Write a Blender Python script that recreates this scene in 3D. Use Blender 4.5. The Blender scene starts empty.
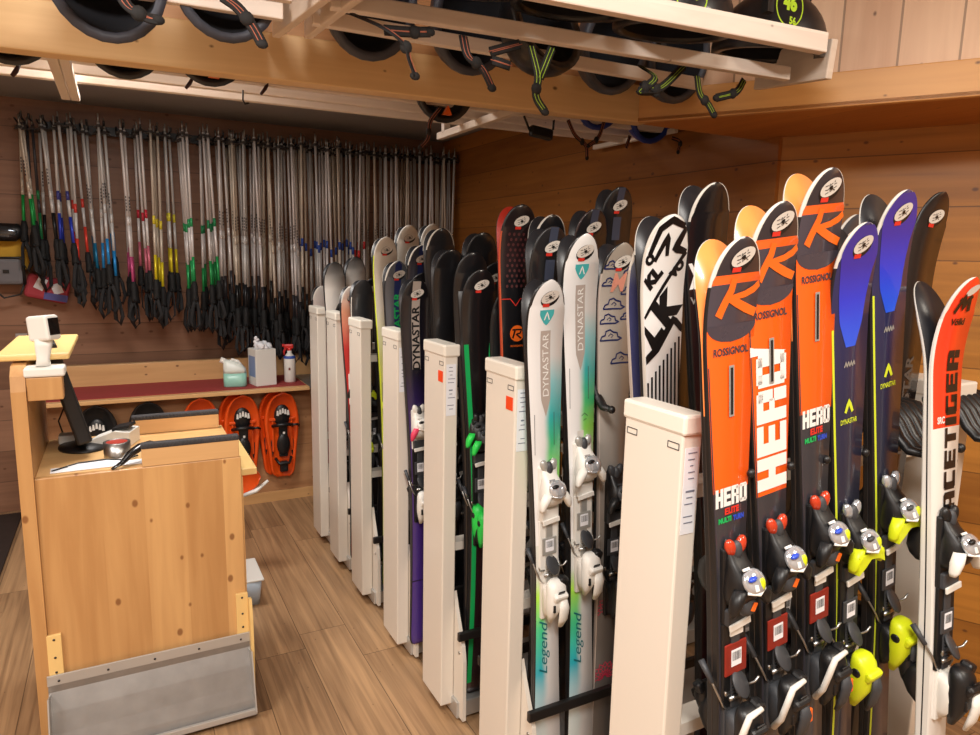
import bpy, bmesh, math, random
import numpy as np
from mathutils import Vector, Matrix, Euler
random.seed(7)
PI = math.pi
C = bpy.context.scene.collection
sc = bpy.context.scene

# ------------------------------------------------------------------ camera
F, CX, CY, H = 690.0, 490.0, 367.5, 1.6
_y = np.array([118-CX, -(249-CY), -F]); _y /= np.linalg.norm(_y)
_x = np.array([1796-CX, -(285-CY), -F]); _x -= (_x@_y)*_y; _x /= np.linalg.norm(_x)
_z = np.cross(_x, _y)
RW = np.array([_x, _y, _z])
cd = bpy.data.cameras.new('camera'); cam = bpy.data.objects.new('camera', cd); C.objects.link(cam)
cd.sensor_width = 36; cd.lens = 36*F/980; cd.clip_start = .02
cam.matrix_world = Matrix([list(RW[0])+[0], list(RW[1])+[0], list(RW[2])+[H], [0, 0, 0, 1]])
sc.camera = cam
def at(px, py, ax, v):
    """point of the room seen in direction (px,py), on the plane axis=v"""
    d = RW @ np.array([px-CX, -(py-CY), -F]); o = np.array([0, 0, H])
    return Vector(o + d*((v-o[ax])/d[ax]))

# ------------------------------------------------------------------ materials
def lin(c):
    return tuple(((x/255)/12.92 if x/255 <= .04045 else ((x/255+.055)/1.055)**2.4) for x in c)+(1,)
MC = {}
def mat(name, rgb, rough=.5, metal=0, coat=0, alpha=1, trans=0, spec=.5, noise=0):
    if name in MC: return MC[name]
    m = bpy.data.materials.new(name); m.use_nodes = True
    nt = m.node_tree; b = nt.nodes['Principled BSDF']
    b.inputs['Base Color'].default_value = lin(rgb)
    b.inputs['Roughness'].default_value = rough; b.inputs['Metallic'].default_value = metal
    b.inputs['Coat Weight'].default_value = coat; b.inputs['Specular IOR Level'].default_value = spec
    b.inputs['Transmission Weight'].default_value = trans
    n = nt.nodes.new('ShaderNodeTexNoise'); n.inputs['Scale'].default_value = 40
    tc = nt.nodes.new('ShaderNodeTexCoord'); nt.links.new(tc.outputs['Object'], n.inputs['Vector'])
    mr = nt.nodes.new('ShaderNodeMapRange'); nt.links.new(n.outputs['Fac'], mr.inputs['Value'])
    mr.inputs['To Min'].default_value = max(0, rough-.06); mr.inputs['To Max'].default_value = min(1, rough+.08)
    nt.links.new(mr.outputs['Result'], b.inputs['Roughness'])
    if noise:
        mx = nt.nodes.new('ShaderNodeMix'); mx.data_type = 'RGBA'
        n2 = nt.nodes.new('ShaderNodeTexNoise'); n2.inputs['Scale'].default_value = 14; n2.inputs['Detail'].default_value = 5
        nt.links.new(tc.outputs['Object'], n2.inputs['Vector'])
        nt.links.new(n2.outputs['Fac'], mx.inputs['Factor'])
        a = lin(rgb); mx.inputs['A'].default_value = tuple(x*(1-noise) for x in a[:3])+(1,)
        mx.inputs['B'].default_value = tuple(min(1, x*(1+noise)) for x in a[:3])+(1,)
        nt.links.new(mx.outputs['Result'], b.inputs['Base Color'])
    MC[name] = m; return m

def wood(name, dark, light, along='X', across='Z', plank=.18, seam=.004, knots=1.0, rough=.55, stagger=0, kn_col=(88, 48, 22), plank_var=.18, grain=1.0, coat=.1):
    """pine boards: `along` = grain axis, `across` = axis over which the boards are stacked"""
    if name in MC: return MC[name]
    m = bpy.data.materials.new(name); m.use_nodes = True
    nt = m.node_tree; N = nt.nodes.new; Lk = nt.links.new; b = nt.nodes['Principled BSDF']
    tc = N('ShaderNodeTexCoord'); sp = N('ShaderNodeSeparateXYZ'); Lk(tc.outputs['Object'], sp.inputs[0])
    def M(op, a, bb=None, cc=None):
        n = N('ShaderNodeMath'); n.operation = op
        for i, v in enumerate((a, bb, cc)):
            if v is None: continue
            if isinstance(v, (int, float)): n.inputs[i].default_value = v
            else: Lk(v, n.inputs[i])
        return n.outputs[0]
    A = sp.outputs[along]; B = sp.outputs[across]
    third = [k for k in 'XYZ' if k not in (along, across)][0]; T = sp.outputs[third]
    q = M('DIVIDE', B, plank); pid = M('FLOOR', q); fr = M('FRACT', q)
    wn = N('ShaderNodeTexWhiteNoise'); wn.noise_dimensions = '1D'; Lk(pid, wn.inputs['W'])
    if stagger:
        sft = M('MULTIPLY', wn.outputs['Value'], stagger)
        q2 = M('DIVIDE', M('ADD', A, sft), stagger); pid2 = M('FLOOR', q2); fr2 = M('FRACT', q2)
        wn2 = N('ShaderNodeTexWhiteNoise'); wn2.noise_dimensions = '1D'
        Lk(M('ADD', M('MULTIPLY', pid, 17.3), pid2), wn2.inputs['W']); rnd = wn2.outputs['Value']
    else: rnd = wn.outputs['Value']
    # grain
    cb = N('ShaderNodeCombineXYZ')
    Lk(M('MULTIPLY', A, 1.3), cb.inputs[0]); Lk(M('MULTIPLY', B, 22*grain), cb.inputs[1]); Lk(M('ADD', M('MULTIPLY', T, 22), M('MULTIPLY', rnd, 31)), cb.inputs[2])
    g = N('ShaderNodeTexNoise'); g.inputs['Scale'].default_value = 1.2; g.inputs['Detail'].default_value = 5; g.inputs['Distortion'].default_value = .7
    Lk(cb.outputs[0], g.inputs['Vector'])
    cb3 = N('ShaderNodeCombineXYZ')
    Lk(M('MULTIPLY', A, 1.0), cb3.inputs[0]); Lk(M('MULTIPLY', B, 5), cb3.inputs[1]); Lk(M('ADD', M('MULTIPLY', T, 5), M('MULTIPLY', rnd, 13)), cb3.inputs[2])
    g2 = N('ShaderNodeTexNoise'); g2.inputs['Scale'].default_value = 1.5; g2.inputs['Detail'].default_value = 3; Lk(cb3.outputs[0], g2.inputs['Vector'])
    f = M('ADD', M('MULTIPLY', g.outputs['Fac'], .6), M('ADD', M('MULTIPLY', g2.outputs['Fac'], .4), M('MULTIPLY', M('SUBTRACT', rnd, .5), plank_var*2)))
    mr = N('ShaderNodeMapRange'); Lk(f, mr.inputs['Value']); mr.inputs['From Min'].default_value = .25; mr.inputs['From Max'].default_value = .75
    mx = N('ShaderNodeMix'); mx.data_type = 'RGBA'; Lk(mr.outputs[0], mx.inputs['Factor'])
    mx.inputs['A'].default_value = lin(dark); mx.inputs['B'].default_value = lin(light)
    col = mx.outputs['Result']
    if knots:
        cb2 = N('ShaderNodeCombineXYZ'); Lk(M('MULTIPLY', A, 5.0), cb2.inputs[0]); Lk(M('MULTIPLY', B, 7.5), cb2.inputs[1]); Lk(M('MULTIPLY', T, .6), cb2.inputs[2])
        vo = N('ShaderNodeTexVoronoi'); vo.voronoi_dimensions = '2D'; vo.inputs['Scale'].default_value = 1.25; Lk(cb2.outputs[0], vo.inputs['Vector'])
        vs = N('ShaderNodeSeparateColor'); Lk(vo.outputs['Color'], vs.inputs[0])
        r = M('MULTIPLY', M('POWER', vs.outputs[0], 1.6), .062*knots)
        k = N('ShaderNodeMapRange'); Lk(M('SUBTRACT', vo.outputs['Distance'], r), k.inputs['Value'])
        k.inputs['From Min'].default_value = -.01; k.inputs['From Max'].default_value = .03; k.inputs['To Min'].default_value = .8; k.inputs['To Max'].default_value = 0
        kf = M('MULTIPLY', k.outputs[0], M('GREATER_THAN', vs.outputs[0], .5))
        m2 = N('ShaderNodeMix'); m2.data_type = 'RGBA'; Lk(kf, m2.inputs['Factor']); Lk(col, m2.inputs['A']); m2.inputs['B'].default_value = lin(kn_col)
        col = m2.outputs['Result']
    e = M('MINIMUM', fr, M('SUBTRACT', 1.0, fr))
    s = M('LESS_THAN', e, seam/plank/2)
    if stagger:
        e2 = M('MINIMUM', fr2, M('SUBTRACT', 1.0, fr2)); s = M('MAXIMUM', s, M('LESS_THAN', e2, seam/stagger/2))
    m3 = N('ShaderNodeMix'); m3.data_type = 'RGBA'; Lk(M('MULTIPLY', s, .75), m3.inputs['Factor']); Lk(col, m3.inputs['A'])
    m3.inputs['B'].default_value = tuple(x*.35 for x in lin(dark)[:3])+(1,)
    Lk(m3.outputs['Result'], b.inputs['Base Color'])
    b.inputs['Roughness'].default_value = rough; b.inputs['Coat Weight'].default_value = coat; b.inputs['Coat Roughness'].default_value = .35
    bp = N('ShaderNodeBump'); bp.inputs['Strength'].default_value = .12; bp.inputs['Distance'].default_value = .004
    Lk(M('SUBTRACT', M('MULTIPLY', g.outputs['Fac'], .4), s), bp.inputs['Height']); Lk(bp.outputs[0], b.inputs['Normal'])
    MC[name] = m; return m

def ramp(name, axis, L, stops, rough=.28, const=False, coat=.5):
    """colour by distance from the tip (L - z), stops = [(distance, rgb)]"""
    m = bpy.data.materials.new(name); m.use_nodes = True
    nt = m.node_tree; N = nt.nodes.new; Lk = nt.links.new; b = nt.nodes['Principled BSDF']
    tc = N('ShaderNodeTexCoord'); sp = N('ShaderNodeSeparateXYZ'); Lk(tc.outputs['Object'], sp.inputs[0])
    mr = N('ShaderNodeMapRange'); Lk(sp.outputs[axis], mr.inputs['Value'])
    mr.inputs['From Min'].default_value = L; mr.inputs['From Max'].default_value = L-2
    cr = N('ShaderNodeValToRGB'); Lk(mr.outputs[0], cr.inputs[0])
    cr.color_ramp.interpolation = 'CONSTANT' if const else 'LINEAR'
    el = cr.color_ramp.elements
    el[0].position = stops[0][0]/2; el[0].color = lin(stops[0][1])
    el[1].position = stops[1][0]/2; el[1].color = lin(stops[1][1])
    for d, c in stops[2:]:
        e = el.new(d/2); e.color = lin(c)
    Lk(cr.outputs[0], b.inputs['Base Color']); b.inputs['Roughness'].default_value = rough; b.inputs['Coat Weight'].default_value = coat
    return m

# ------------------------------------------------------------------ mesh helpers
class MB:
    def __init__(s): s.v = []; s.f = []; s.m = []; s.s = []
    def add(s, vs, fs, m=0, smooth=False):
        o = len(s.v); s.v += [tuple(v) for v in vs]
        for f in fs: s.f.append([i+o for i in f]); s.m.append(m); s.s.append(smooth)
    def box(s, c, d, m=0, rot=None, bev=0, smooth=False):
        hx, hy, hz = d[0]/2, d[1]/2, d[2]/2
        c = Vector(c); R = (Euler(rot).to_matrix() if rot is not None and not isinstance(rot, Matrix) else rot) or Matrix.Identity(3)
        if bev <= 0:
            vs = [(-hx, -hy, -hz), (hx, -hy, -hz), (hx, hy, -hz), (-hx, hy, -hz), (-hx, -hy, hz), (hx, -hy, hz), (hx, hy, hz), (-hx, hy, hz)]
            s.add([c+R@Vector(v) for v in vs], [(0, 3, 2, 1), (4, 5, 6, 7), (0, 1, 5, 4), (1, 2, 6, 5), (2, 3, 7, 6), (3, 0, 4, 7)], m, smooth)
        else:
            bm = bmesh.new(); bmesh.ops.create_cube(bm, size=1)
            for v in bm.verts: v.co = Vector((v.co.x*d[0], v.co.y*d[1], v.co.z*d[2]))
            bmesh.ops.bevel(bm, geom=bm.edges[:], offset=min(bev, .49*min(d)), segments=2, profile=.5, affect='EDGES')
            bm.verts.index_update()
            s.add([c+R@v.co for v in bm.verts], [[v.index for v in f.verts] for f in bm.faces], m, smooth); bm.free()
    def tube(s, pts, r, m=0, n=8, cap=True, flat=1.0, a0=None):
        """swept tube; r number or list; flat<1 makes a ribbon-like ellipse"""
        pts = [Vector(p) for p in pts]; k = len(pts); rs = r if isinstance(r, (list, tuple)) else [r]*k
        up = Vector((0, 0, 1)); vs = []; prev = None
        for i, p in enumerate(pts):
            t = (pts[min(i+1, k-1)]-pts[max(i-1, 0)])
            t = t.normalized() if t.length > 1e-9 else Vector((0, 0, 1))
            if prev is None and a0 is not None: a = Vector(a0)-t*t.dot(Vector(a0))
            elif prev is None:
                a = t.cross(up) if abs(t.dot(up)) < .95 else t.cross(Vector((1, 0, 0)))
            else: a = prev - t*prev.dot(t)
            if a.length < 1e-6: a = t.orthogonal()
            a.normalize(); prev = a; bb = t.cross(a)
            for j in range(n):
                th = 2*PI*j/n; vs.append(p+a*math.cos(th)*rs[i]+bb*math.sin(th)*rs[i]*flat)
        fs = [(i*n+j, i*n+(j+1) % n, (i+1)*n+(j+1) % n, (i+1)*n+j) for i in range(k-1) for j in range(n)]
        if cap: fs += [tuple(range(n-1, -1, -1)), tuple((k-1)*n+j for j in range(n))]
        s.add(vs, fs, m, True)
    def lathe(s, prof, c=(0, 0, 0), m=0, n=20, rot=None, sx=1, sy=1, arc=1.0):
        c = Vector(c); R = Euler(rot).to_matrix() if rot is not None else Matrix.Identity(3); vs = []
        for r, z in prof:
            for j in range(n):
                th = 2*PI*j/n; vs.append(c+R@Vector((r*math.cos(th)*sx, r*math.sin(th)*sy, z)))
        k = len(prof)
        fs = [(i*n+j, i*n+(j+1) % n, (i+1)*n+(j+1) % n, (i+1)*n+j) for i in range(k-1) for j in range(n)]
        s.add(vs, fs, m, True)
    def ball(s, c, r, m=0, rot=None, n=14, k=9):
        r = r if isinstance(r, (tuple, list)) else (r, r, r)
        c = Vector(c); R = Euler(rot).to_matrix() if rot is not None else Matrix.Identity(3); vs = []
        for i in range(k+1):
            ph = -PI/2+PI*i/k
            for j in range(n):
                th = 2*PI*j/n; vs.append(c+R@Vector((r[0]*math.cos(ph)*math.cos(th), r[1]*math.cos(ph)*math.sin(th), r[2]*math.sin(ph))))
        s.add(vs, [(i*n+j, i*n+(j+1) % n, (i+1)*n+(j+1) % n, (i+1)*n+j) for i in range(k) for j in range(n)], m, True)
    def prism(s, poly, axis, a, b, m=0, smooth=False):
        """extrude 2-D polygon (list of (p,q)) along axis from a to b"""
        def P(p, q, t): return {'X': (t, p, q), 'Y': (p, t, q), 'Z': (p, q, t)}[axis]
        n = len(poly); vs = [P(p, q, a) for p, q in poly]+[P(p, q, b) for p, q in poly]
        fs = [tuple(range(n-1, -1, -1)), tuple(range(n, 2*n))]+[(i, (i+1) % n, n+(i+1) % n, n+i) for i in range(n)]
        s.add(vs, fs, m, smooth)
    def loft(s, secs, m=0, n=14, p=3.0):
        """superellipse sections: (centre Vector, half a, half b) in the XY plane stacked along z"""
        vs = []
        for c, a, b in secs:
            for j in range(n):
                th = 2*PI*j/n; ct, st = math.cos(th), math.sin(th)
                vs.append(Vector(c)+Vector((math.copysign(abs(ct)**(2/p), ct)*a, math.copysign(abs(st)**(2/p), st)*b, 0)))
        k = len(secs); fs = [(i*n+j, i*n+(j+1) % n, (i+1)*n+(j+1) % n, (i+1)*n+j) for i in range(k-1) for j in range(n)]
        fs += [tuple(range(n-1, -1, -1)), tuple((k-1)*n+j for j in range(n))]
        s.add(vs, fs, m, True)
    def mesh(s, name, mats):
        me = bpy.data.meshes.new(name); me.from_pydata(s.v, [], s.f)
        for mm in (mats if isinstance(mats, (list, tuple)) else [mats]): me.materials.append(mm)
        me.polygons.foreach_set('material_index', s.m); me.polygons.foreach_set('use_smooth', s.s)
        bm = bmesh.new(); bm.from_mesh(me); bmesh.ops.recalc_face_normals(bm, faces=bm.faces[:]); bm.to_mesh(me); bm.free()
        me.update(); return me
    def build(s, name, mats, parent=None, loc=None):
        o = bpy.data.objects.new(name, s.mesh(name, mats)); C.objects.link(o)
        if parent: o.parent = parent
        if loc is not None: o.location = loc
        return o
def link(name, me, parent=None):
    o = bpy.data.objects.new(name, me); C.objects.link(o); o.parent = parent; return o
def tag(o, label=None, cat=None, group=None, kind=None):
    for k, v in (('label', label), ('category', cat), ('group', group), ('kind', kind)):
        if v: o[k] = v
    return o
def thing(name, label, cat, loc=(0, 0, 0), rotz=0, group=None):
    o = bpy.data.objects.new(name, None); C.objects.link(o); o.location = loc; o.rotation_euler = (0, 0, rotz)
    o.empty_display_size = .05
    return tag(o, label, cat, group)
def copy_tree(o, parent=None):
    c = o.copy(); C.objects.link(c); c.parent = parent
    for ch in list(o.children): copy_tree(ch, c)
    return c

_tc = {}
def text2d(s, bold=0.0, shear=0.0):
    """outline of a word as (verts 2-D, faces); cap height 1, centred"""
    key = (s, bold, shear)
    if key in _tc: return _tc[key]
    cu = bpy.data.curves.new('t', 'FONT'); cu.body = s; cu.size = 1; cu.offset = bold; cu.resolution_u = 3; cu.shear = shear
    o = bpy.data.objects.new('t', cu); C.objects.link(o)
    bpy.context.view_layer.update()
    me = o.to_mesh(); V = [(v.co.x, v.co.y) for v in me.vertices]; Fs = [tuple(p.vertices) for p in me.polygons]
    o.to_mesh_clear(); bpy.data.objects.remove(o); bpy.data.curves.remove(cu)
    xs = [p[0] for p in V]; ys = [p[1] for p in V]; x0, x1, y0, y1 = min(xs), max(xs), min(ys), max(ys); h = y1-y0
    V = [((x-(x0+x1)/2)/h, (y-(y0+y1)/2)/h) for x, y in V]
    _tc[key] = (V, Fs, (x1-x0)/h); return _tc[key]
def flat_text(s, c, ux, uy, h, m, w=None, bold=0, parent=None, name='lettering'):
    """text lying on a plane: centre c, unit axes ux,uy"""
    V, Fs, asp = text2d(s, bold); c, ux, uy = Vector(c), Vector(ux), Vector(uy); kx = h if w is None else w/asp
    mb = MB(); mb.add([c+ux*x*kx+uy*y*h for x, y in V], Fs); return mb.build(name, m, parent)
# ================================================================== MATERIALS IN USE
PINE_D, PINE_L = (150, 92, 44), (205, 148, 88)
M_floor = wood('floor_boards', (98, 70, 46), (198, 158, 116), 'Y', 'X', .196, .003, .15, .42, 1.25, (90, 62, 44), .06, 1.7, .15)
M_wback = wood('wall_boards', (118, 82, 60), (158, 116, 90), 'X', 'Z', .19, .004, 1.0, .55)
M_wright = wood('wall_boards_side', (128, 74, 24), (172, 108, 44), 'Y', 'Z', .18, .004, .9, .5)
M_wobl = wood('wall_boards_angled', (144, 90, 28), (194, 130, 50), 'X', 'Z', .18, .004, .8, .45)
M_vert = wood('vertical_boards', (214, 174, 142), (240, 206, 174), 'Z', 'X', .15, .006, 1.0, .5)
M_beam = wood('beam_pine', (212, 172, 120), (238, 202, 148), 'X', 'Z', 1.7, .0, .6, .5)
M_slat = wood('slat_pine', (220, 204, 190), (244, 232, 220), 'X', 'Z', 1.3, .0, .15, .55)
M_slatY = wood('slat_pine_cross', (218, 200, 182), (242, 226, 210), 'Y', 'Z', 1.3, .0, .1, .55)
M_bench = wood('bench_pine', (182, 134, 82), (214, 168, 110), 'Z', 'X', .12, .0, 1.15, .4, kn_col=(120, 70, 32))
M_benchh = wood('bench_pine_flat', (206, 160, 102), (234, 192, 134), 'X', 'Y', .3, .0, .6, .4, kn_col=(120, 70, 32))
M_shelfb = wood('shelf_pine', (190, 144, 92), (222, 178, 124), 'X', 'Z', 1.9, .0, .8, .45)
M_yel = mat('birch_ply', (232, 196, 128), .4, noise=.06)
M_paint = mat('grey_ceiling_paint', (150, 146, 144), .8, noise=.05)
M_plaster = mat('warm_plaster', (190, 170, 150), .8)
M_white = mat('cream_powder_coat', (226, 218, 206), .35, coat=.2)
M_white2 = mat('white_cap', (232, 226, 214), .35, coat=.2)
M_black = mat('black_plastic', (20, 20, 22), .42)
M_blackg = mat('black_gloss', (14, 14, 16), .18, coat=.6)
M_dgrey = mat('dark_grey_plastic', (58, 60, 64), .5)
M_grey = mat('grey_plastic', (120, 122, 124), .5)
M_steel = mat('brushed_steel', (178, 178, 176), .32, 1)
M_dsteel = mat('dark_steel', (72, 70, 70), .4, .9)
M_zinc = mat('galvanised_sheet', (150, 148, 146), .42, .75, noise=.25)
M_zinc2 = mat('galvanised_lip', (196, 196, 194), .35, .6)
M_red = mat('red_mat', (150, 52, 50), .8, noise=.1)
M_wplas = mat('white_plastic', (228, 226, 220), .45)
M_paper = mat('paper', (232, 234, 240), .8)
M_ink = mat('grey_ink', (120, 124, 140), .8)
M_orsq = mat('orange_sticker', (232, 72, 24), .5)
M_orange = mat('orange_moulding', (232, 84, 20), .38, coat=.2)
M_rubber = mat('black_rubber', (16, 16, 17), .75)
M_felt = mat('dark_felt_strip', (62, 60, 62), .95, noise=.3)

# ================================================================== ROOM
def struct(name, mb, m, parent=None):
    o = mb.build(name, m, parent)
    if not parent: o['kind'] = 'structure'
    return o
mb = MB(); mb.box((.5, 1.2, -.03), (8.2, 8.4, .06)); struct('floor', mb, M_floor)
YB = 4.92
mb = MB(); mb.box((-.1, YB+.03, 1.3), (4.7, .06, 2.7)); struct('wall_back', mb, M_wback)
mb = MB(); mb.box((2.23, 3.41, 1.3), (.06, 3.1, 2.7)); struct('wall_right', mb, M_wright)
# angled wall from the corner (2.2,1.86) toward the camera
mb = MB(); mb.box((1.55, 0, 1.3), (3.1, .06, 2.7)); o = struct('wall_right_front', mb, M_wobl)
o.location = (2.21, 1.875, 0); o.rotation_euler = (0, 0, math.atan2(-.875, .485)); 
o.location += Vector((.875, .485, 0))*.03
mb = MB(); mb.box((-2.43, 1.2, 1.3), (.06, 7.5, 2.7)); struct('wall_left', mb, M_plaster)
mb = MB(); mb.box((.5, -2.4, 1.3), (8, .06, 2.7)); struct('wall_front', mb, M_plaster)
mb = MB(); mb.box((3.95, -1.6, 1.3), (.06, 1.7, 2.7)); struct('wall_side', mb, M_plaster)
mb = MB(); mb.box((.3, 3.52, 2.47), (5.6, 2.94, .06)); struct('ceiling', mb, M_paint)
mb = MB(); mb.box((.6, -.2, 2.78), (8, 4.6, .06)); struct('ceiling_front', mb, M_plaster)
# beam across the room, and the board wall above it
bdir = Vector((1.86, -.14, 0)).normalized(); brot = math.atan2(bdir.y, bdir.x)
def rotated(o, loc, rz): o.location = loc; o.rotation_euler = (0, 0, rz); return o
mb = MB(); mb.box((-1.95, .03, .06), (3.98, .06, .12), bev=.004); rotated(struct('trim_1', mb, M_beam), (1.58, 1.925, 2.062), brot)
mb = MB(); mb.box((-1.95, .075, .36), (3.98, .03, .7)); rotated(struct('wall_above_beam', mb, wood('board_above', (176, 122, 74), (206, 152, 98), 'X', 'Z', .2, .003, .5, .5)), (1.58, 1.925, 2.062), brot)
# bulkhead over the right-hand wall: underside, fascia, vertical boards
ld = Vector((.538, -.843, 0)).normalized(); A = Vector((1.58, 1.925, 0)); Bp = A+ld*3.3
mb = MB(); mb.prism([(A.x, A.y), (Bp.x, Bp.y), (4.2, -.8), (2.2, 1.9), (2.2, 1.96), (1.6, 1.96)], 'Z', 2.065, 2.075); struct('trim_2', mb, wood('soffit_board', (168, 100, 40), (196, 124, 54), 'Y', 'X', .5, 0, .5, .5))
frot = math.atan2(ld.y, ld.x)
mb = MB(); mb.box((1.65, .012, .045), (3.3, .024, .1), bev=.003); rotated(struct('trim_3', mb, wood('fascia_pine', (200, 142, 82), (226, 172, 104), 'X', 'Z', 1, 0, .5, .45)), (1.58, 1.925, 2.066), frot)
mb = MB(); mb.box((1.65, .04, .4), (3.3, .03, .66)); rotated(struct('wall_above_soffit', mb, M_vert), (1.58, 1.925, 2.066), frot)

# ================================================================== SKI RACKS
RX = .906
RACKS = [3.715, 3.36, 2.97, 2.515, 2.085, 1.63, 1.01]
def make_rack(i, yc):
    names = ['farthest white ski rack post, nearest the pole wall', 'second white ski rack counted from the pole wall', 'third white ski rack counted from the pole wall, plain front',
             'fourth white ski rack counted from the pole wall', 'white ski rack with an orange square sticker, the smaller of the two stickered posts',
             'white ski rack with an orange square sticker beside the white and green skis', 'large nearest white ski rack with handwritten list beside the orange skis']
    t = thing('ski_rack', names[i], 'ski rack', (RX, yc, 0), 0, 'white ski racks')
    back = 1.80-RX if i == 6 else 2.12-RX
    t_ = .048
    mb = MB(); mb.box((t_/2, 0, .668), (t_, .168, 1.244), bev=.004); mb.build('post', M_white, t)
    mb = MB(); mb.box((t_/2+.002, 0, 1.299), (t_+.01, .18, .04), bev=.006); mb.build('cap', M_white2, t)
    for sx in (-.06, .06):
        mb = MB(); 
        for a, b in (((-.001), 0.0),): 
            mb.box((-.0005, sx, 1.262), (.001, .03, .0015)); mb.box((-.0005, sx, 1.25), (.001, .03, .0015)); mb.box((-.0005, sx-.015, 1.256), (.001, .0015, .012)); mb.box((-.0005, sx+.015, 1.256), (.001, .0015, .012))
        mb.build('slot', M_dgrey, t)
    for sg in (-1, 1):   # flared foot plates
        pl = [(sg*.07, .02), (sg*.07, .46), (sg*.088, .41), (sg*.125, .33), (sg*.145, .29), (sg*.155, .24), (sg*.158, .02)]
        mb = MB(); mb.prism(pl, 'X', .049, .062); mb.ball((.048, sg*.125, .26), (.003, .006, .006), 1, n=8, k=5); mb.build('foot_plate', [M_white, M_steel], t)
        mb = MB(); mb.box((back/2+.02, sg*.152, .335), (back-.02, .016, .03), bev=.003); mb.build('retaining_rail', M_dsteel, t)
    mb = MB(); mb.box((back/2+.03, 0, .045), (back-.02, .26, .06), bev=.003); mb.build('base_tray', M_zinc2, t)
    bw = .09 if i == 6 else .04
    mb = MB(); mb.box((back-.02+bw/2, 0, .655), (bw, .168, 1.31), bev=.004); mb.box((back-.02+bw/2, 0, 1.299), (bw+.012, .18, .04), bev=.005)
    for k in range(9):
        mb.box((back+.022, -.0845, 1.12-.09*k), (.03, .001, .004), 1); mb.box((back+.036, -.0845, 1.11-.09*k), (.004, .001, .02), 1)
    mb.build('back_post', [M_white, M_black], t)
    for zz in (1.14, .6):
        mb = MB(); mb.box((back/2+.03, 0, zz), (back-.06, .05, .03)); mb.build('cross_bar', M_white, t)
    # paper list on the narrow side
    if i >= 3:
        mb = MB(); mb.box((t_/2, -.0848, 1.17), (.034, .0008, .17))
        rr = random.Random(i)
        for k in range(12):
            w = rr.uniform(.008, .026); 
            if k not in (5, 9): mb.box((t_/2+rr.uniform(-.002, .002), -.0855, 1.245-.0125*k), (w, .0005, .0022 if k != 6 else .004), 1)
        mb.build('paper_list', [M_paper, M_ink], t)
    if i in (4, 5):
        mb = MB(); mb.box((-.0008, -.055+.0, 1.213), (.0012, .036, .036)); mb.build('orange_label', M_orsq, t)['label'] = 'orange square sticker'
    return t
racks = [make_rack(i, y) for i, y in enumerate(RACKS)]
def arm_mesh():
    mb = MB(); 
    pts = [(0, 0, 0), (0, -.03, .014), (0, -.06, .010), (0, -.085, -.015), (0, -.105, -.045), (0, -.13, -.066), (0, -.165, -.066)]
    mb.tube(pts, [.012, .013, .014, .014, .014, .013, .010], n=10, flat=.8); mb.ball(pts[-1], .011, n=8, k=6)
    return mb.mesh('divider_arm', M_black)
ARM = arm_mesh()
def arms(rk, xs, sg=-1, z=1.27):
    for x in xs:
        o = link('divider_arm', ARM, rk); o.location = (x, sg*.03, z)
        if sg > 0: o.rotation_euler = (0, 0, PI)
gx = lambda px: at(px, 470, 1, .865).x-RX
arms(racks[6], [gx(745), gx(784), gx(819), gx(857)])
for c_ in racks[6].children:
    if c_.name.startswith('divider_arm'): c_.scale = (.75, .78, .8)
arms(racks[6], [gx(900)+.026*k for k in range(6)]+[gx(966)+.026*k for k in range(7)])
arms(racks[5], [at(597, 400, 1, 1.50).x-RX], z=1.27)
arms(racks[6], [.50+.03*k for k in range(13)], 1, 1.20)


# ================================================================== WORKBENCH
wb = thing('workbench', 'knotty pine ski workbench with a metal catch tray at its foot', 'workbench', (.03, 2.4, 0))
def L(x, y, z): return (x-.03, y-2.4, z)
mb = MB(); mb.box(L(.034, 2.412, .495), (.592, .024, .83), bev=.003); mb.build('front_panel', M_bench, wb)
mb = MB()
mb.prism([(2.39-2.4, .0), (2.92-2.4, 0), (2.92-2.4, 1.25), (2.47-2.4, 1.255), (2.43-2.4, 1.25), (2.4-2.4, 1.225), (2.39-2.4, 1.18)], 'X', -.300-.03, -.262-.03); mb.build('side_board', M_bench, wb)
mb = MB(); mb.box(L(.345-.02, 2.66, .46), (.024, .48, .74)); mb.build('side_panel', M_bench, wb)
mb = MB(); mb.box(L(.034, 2.655, .893), (.592, .49, .03), bev=.003); mb.build('desk_top', M_benchh, wb)
mb = MB(); mb.box(L(.352, 2.68, .838), (.075, .46, .024), bev=.003); mb.build('side_leaf', M_yel, wb)
mb = MB(); mb.box(L(.03, 2.908, .45), (.58, .02, .8)); mb.build('back_panel', M_bench, wb)
def jaw(x0, x1, y, z0, z1):
    mb = MB(); mb.box(L((x0+x1)/2, y, (z0+z1)/2), (x1-x0, .028, z1-z0), bev=.002); j = mb.build('jaw_board', M_shelfb, wb)
    mb = MB(); mb.box(L((x0+x1)/2, y, z1+.006), (x1-x0+.004, .034, .018), bev=.005)
    for k in range(26): mb.ball(L(x0+(x1-x0)*(k+.5)/26, y-.016, z1+.007), (.005, .003, .007), 0, n=6, k=4)
    mb.build('padded_strip', M_felt, j)
jaw(.03, .325, 2.413, .911, .972)
jaw(.01, .315, 2.87, .909, .965)
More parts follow.
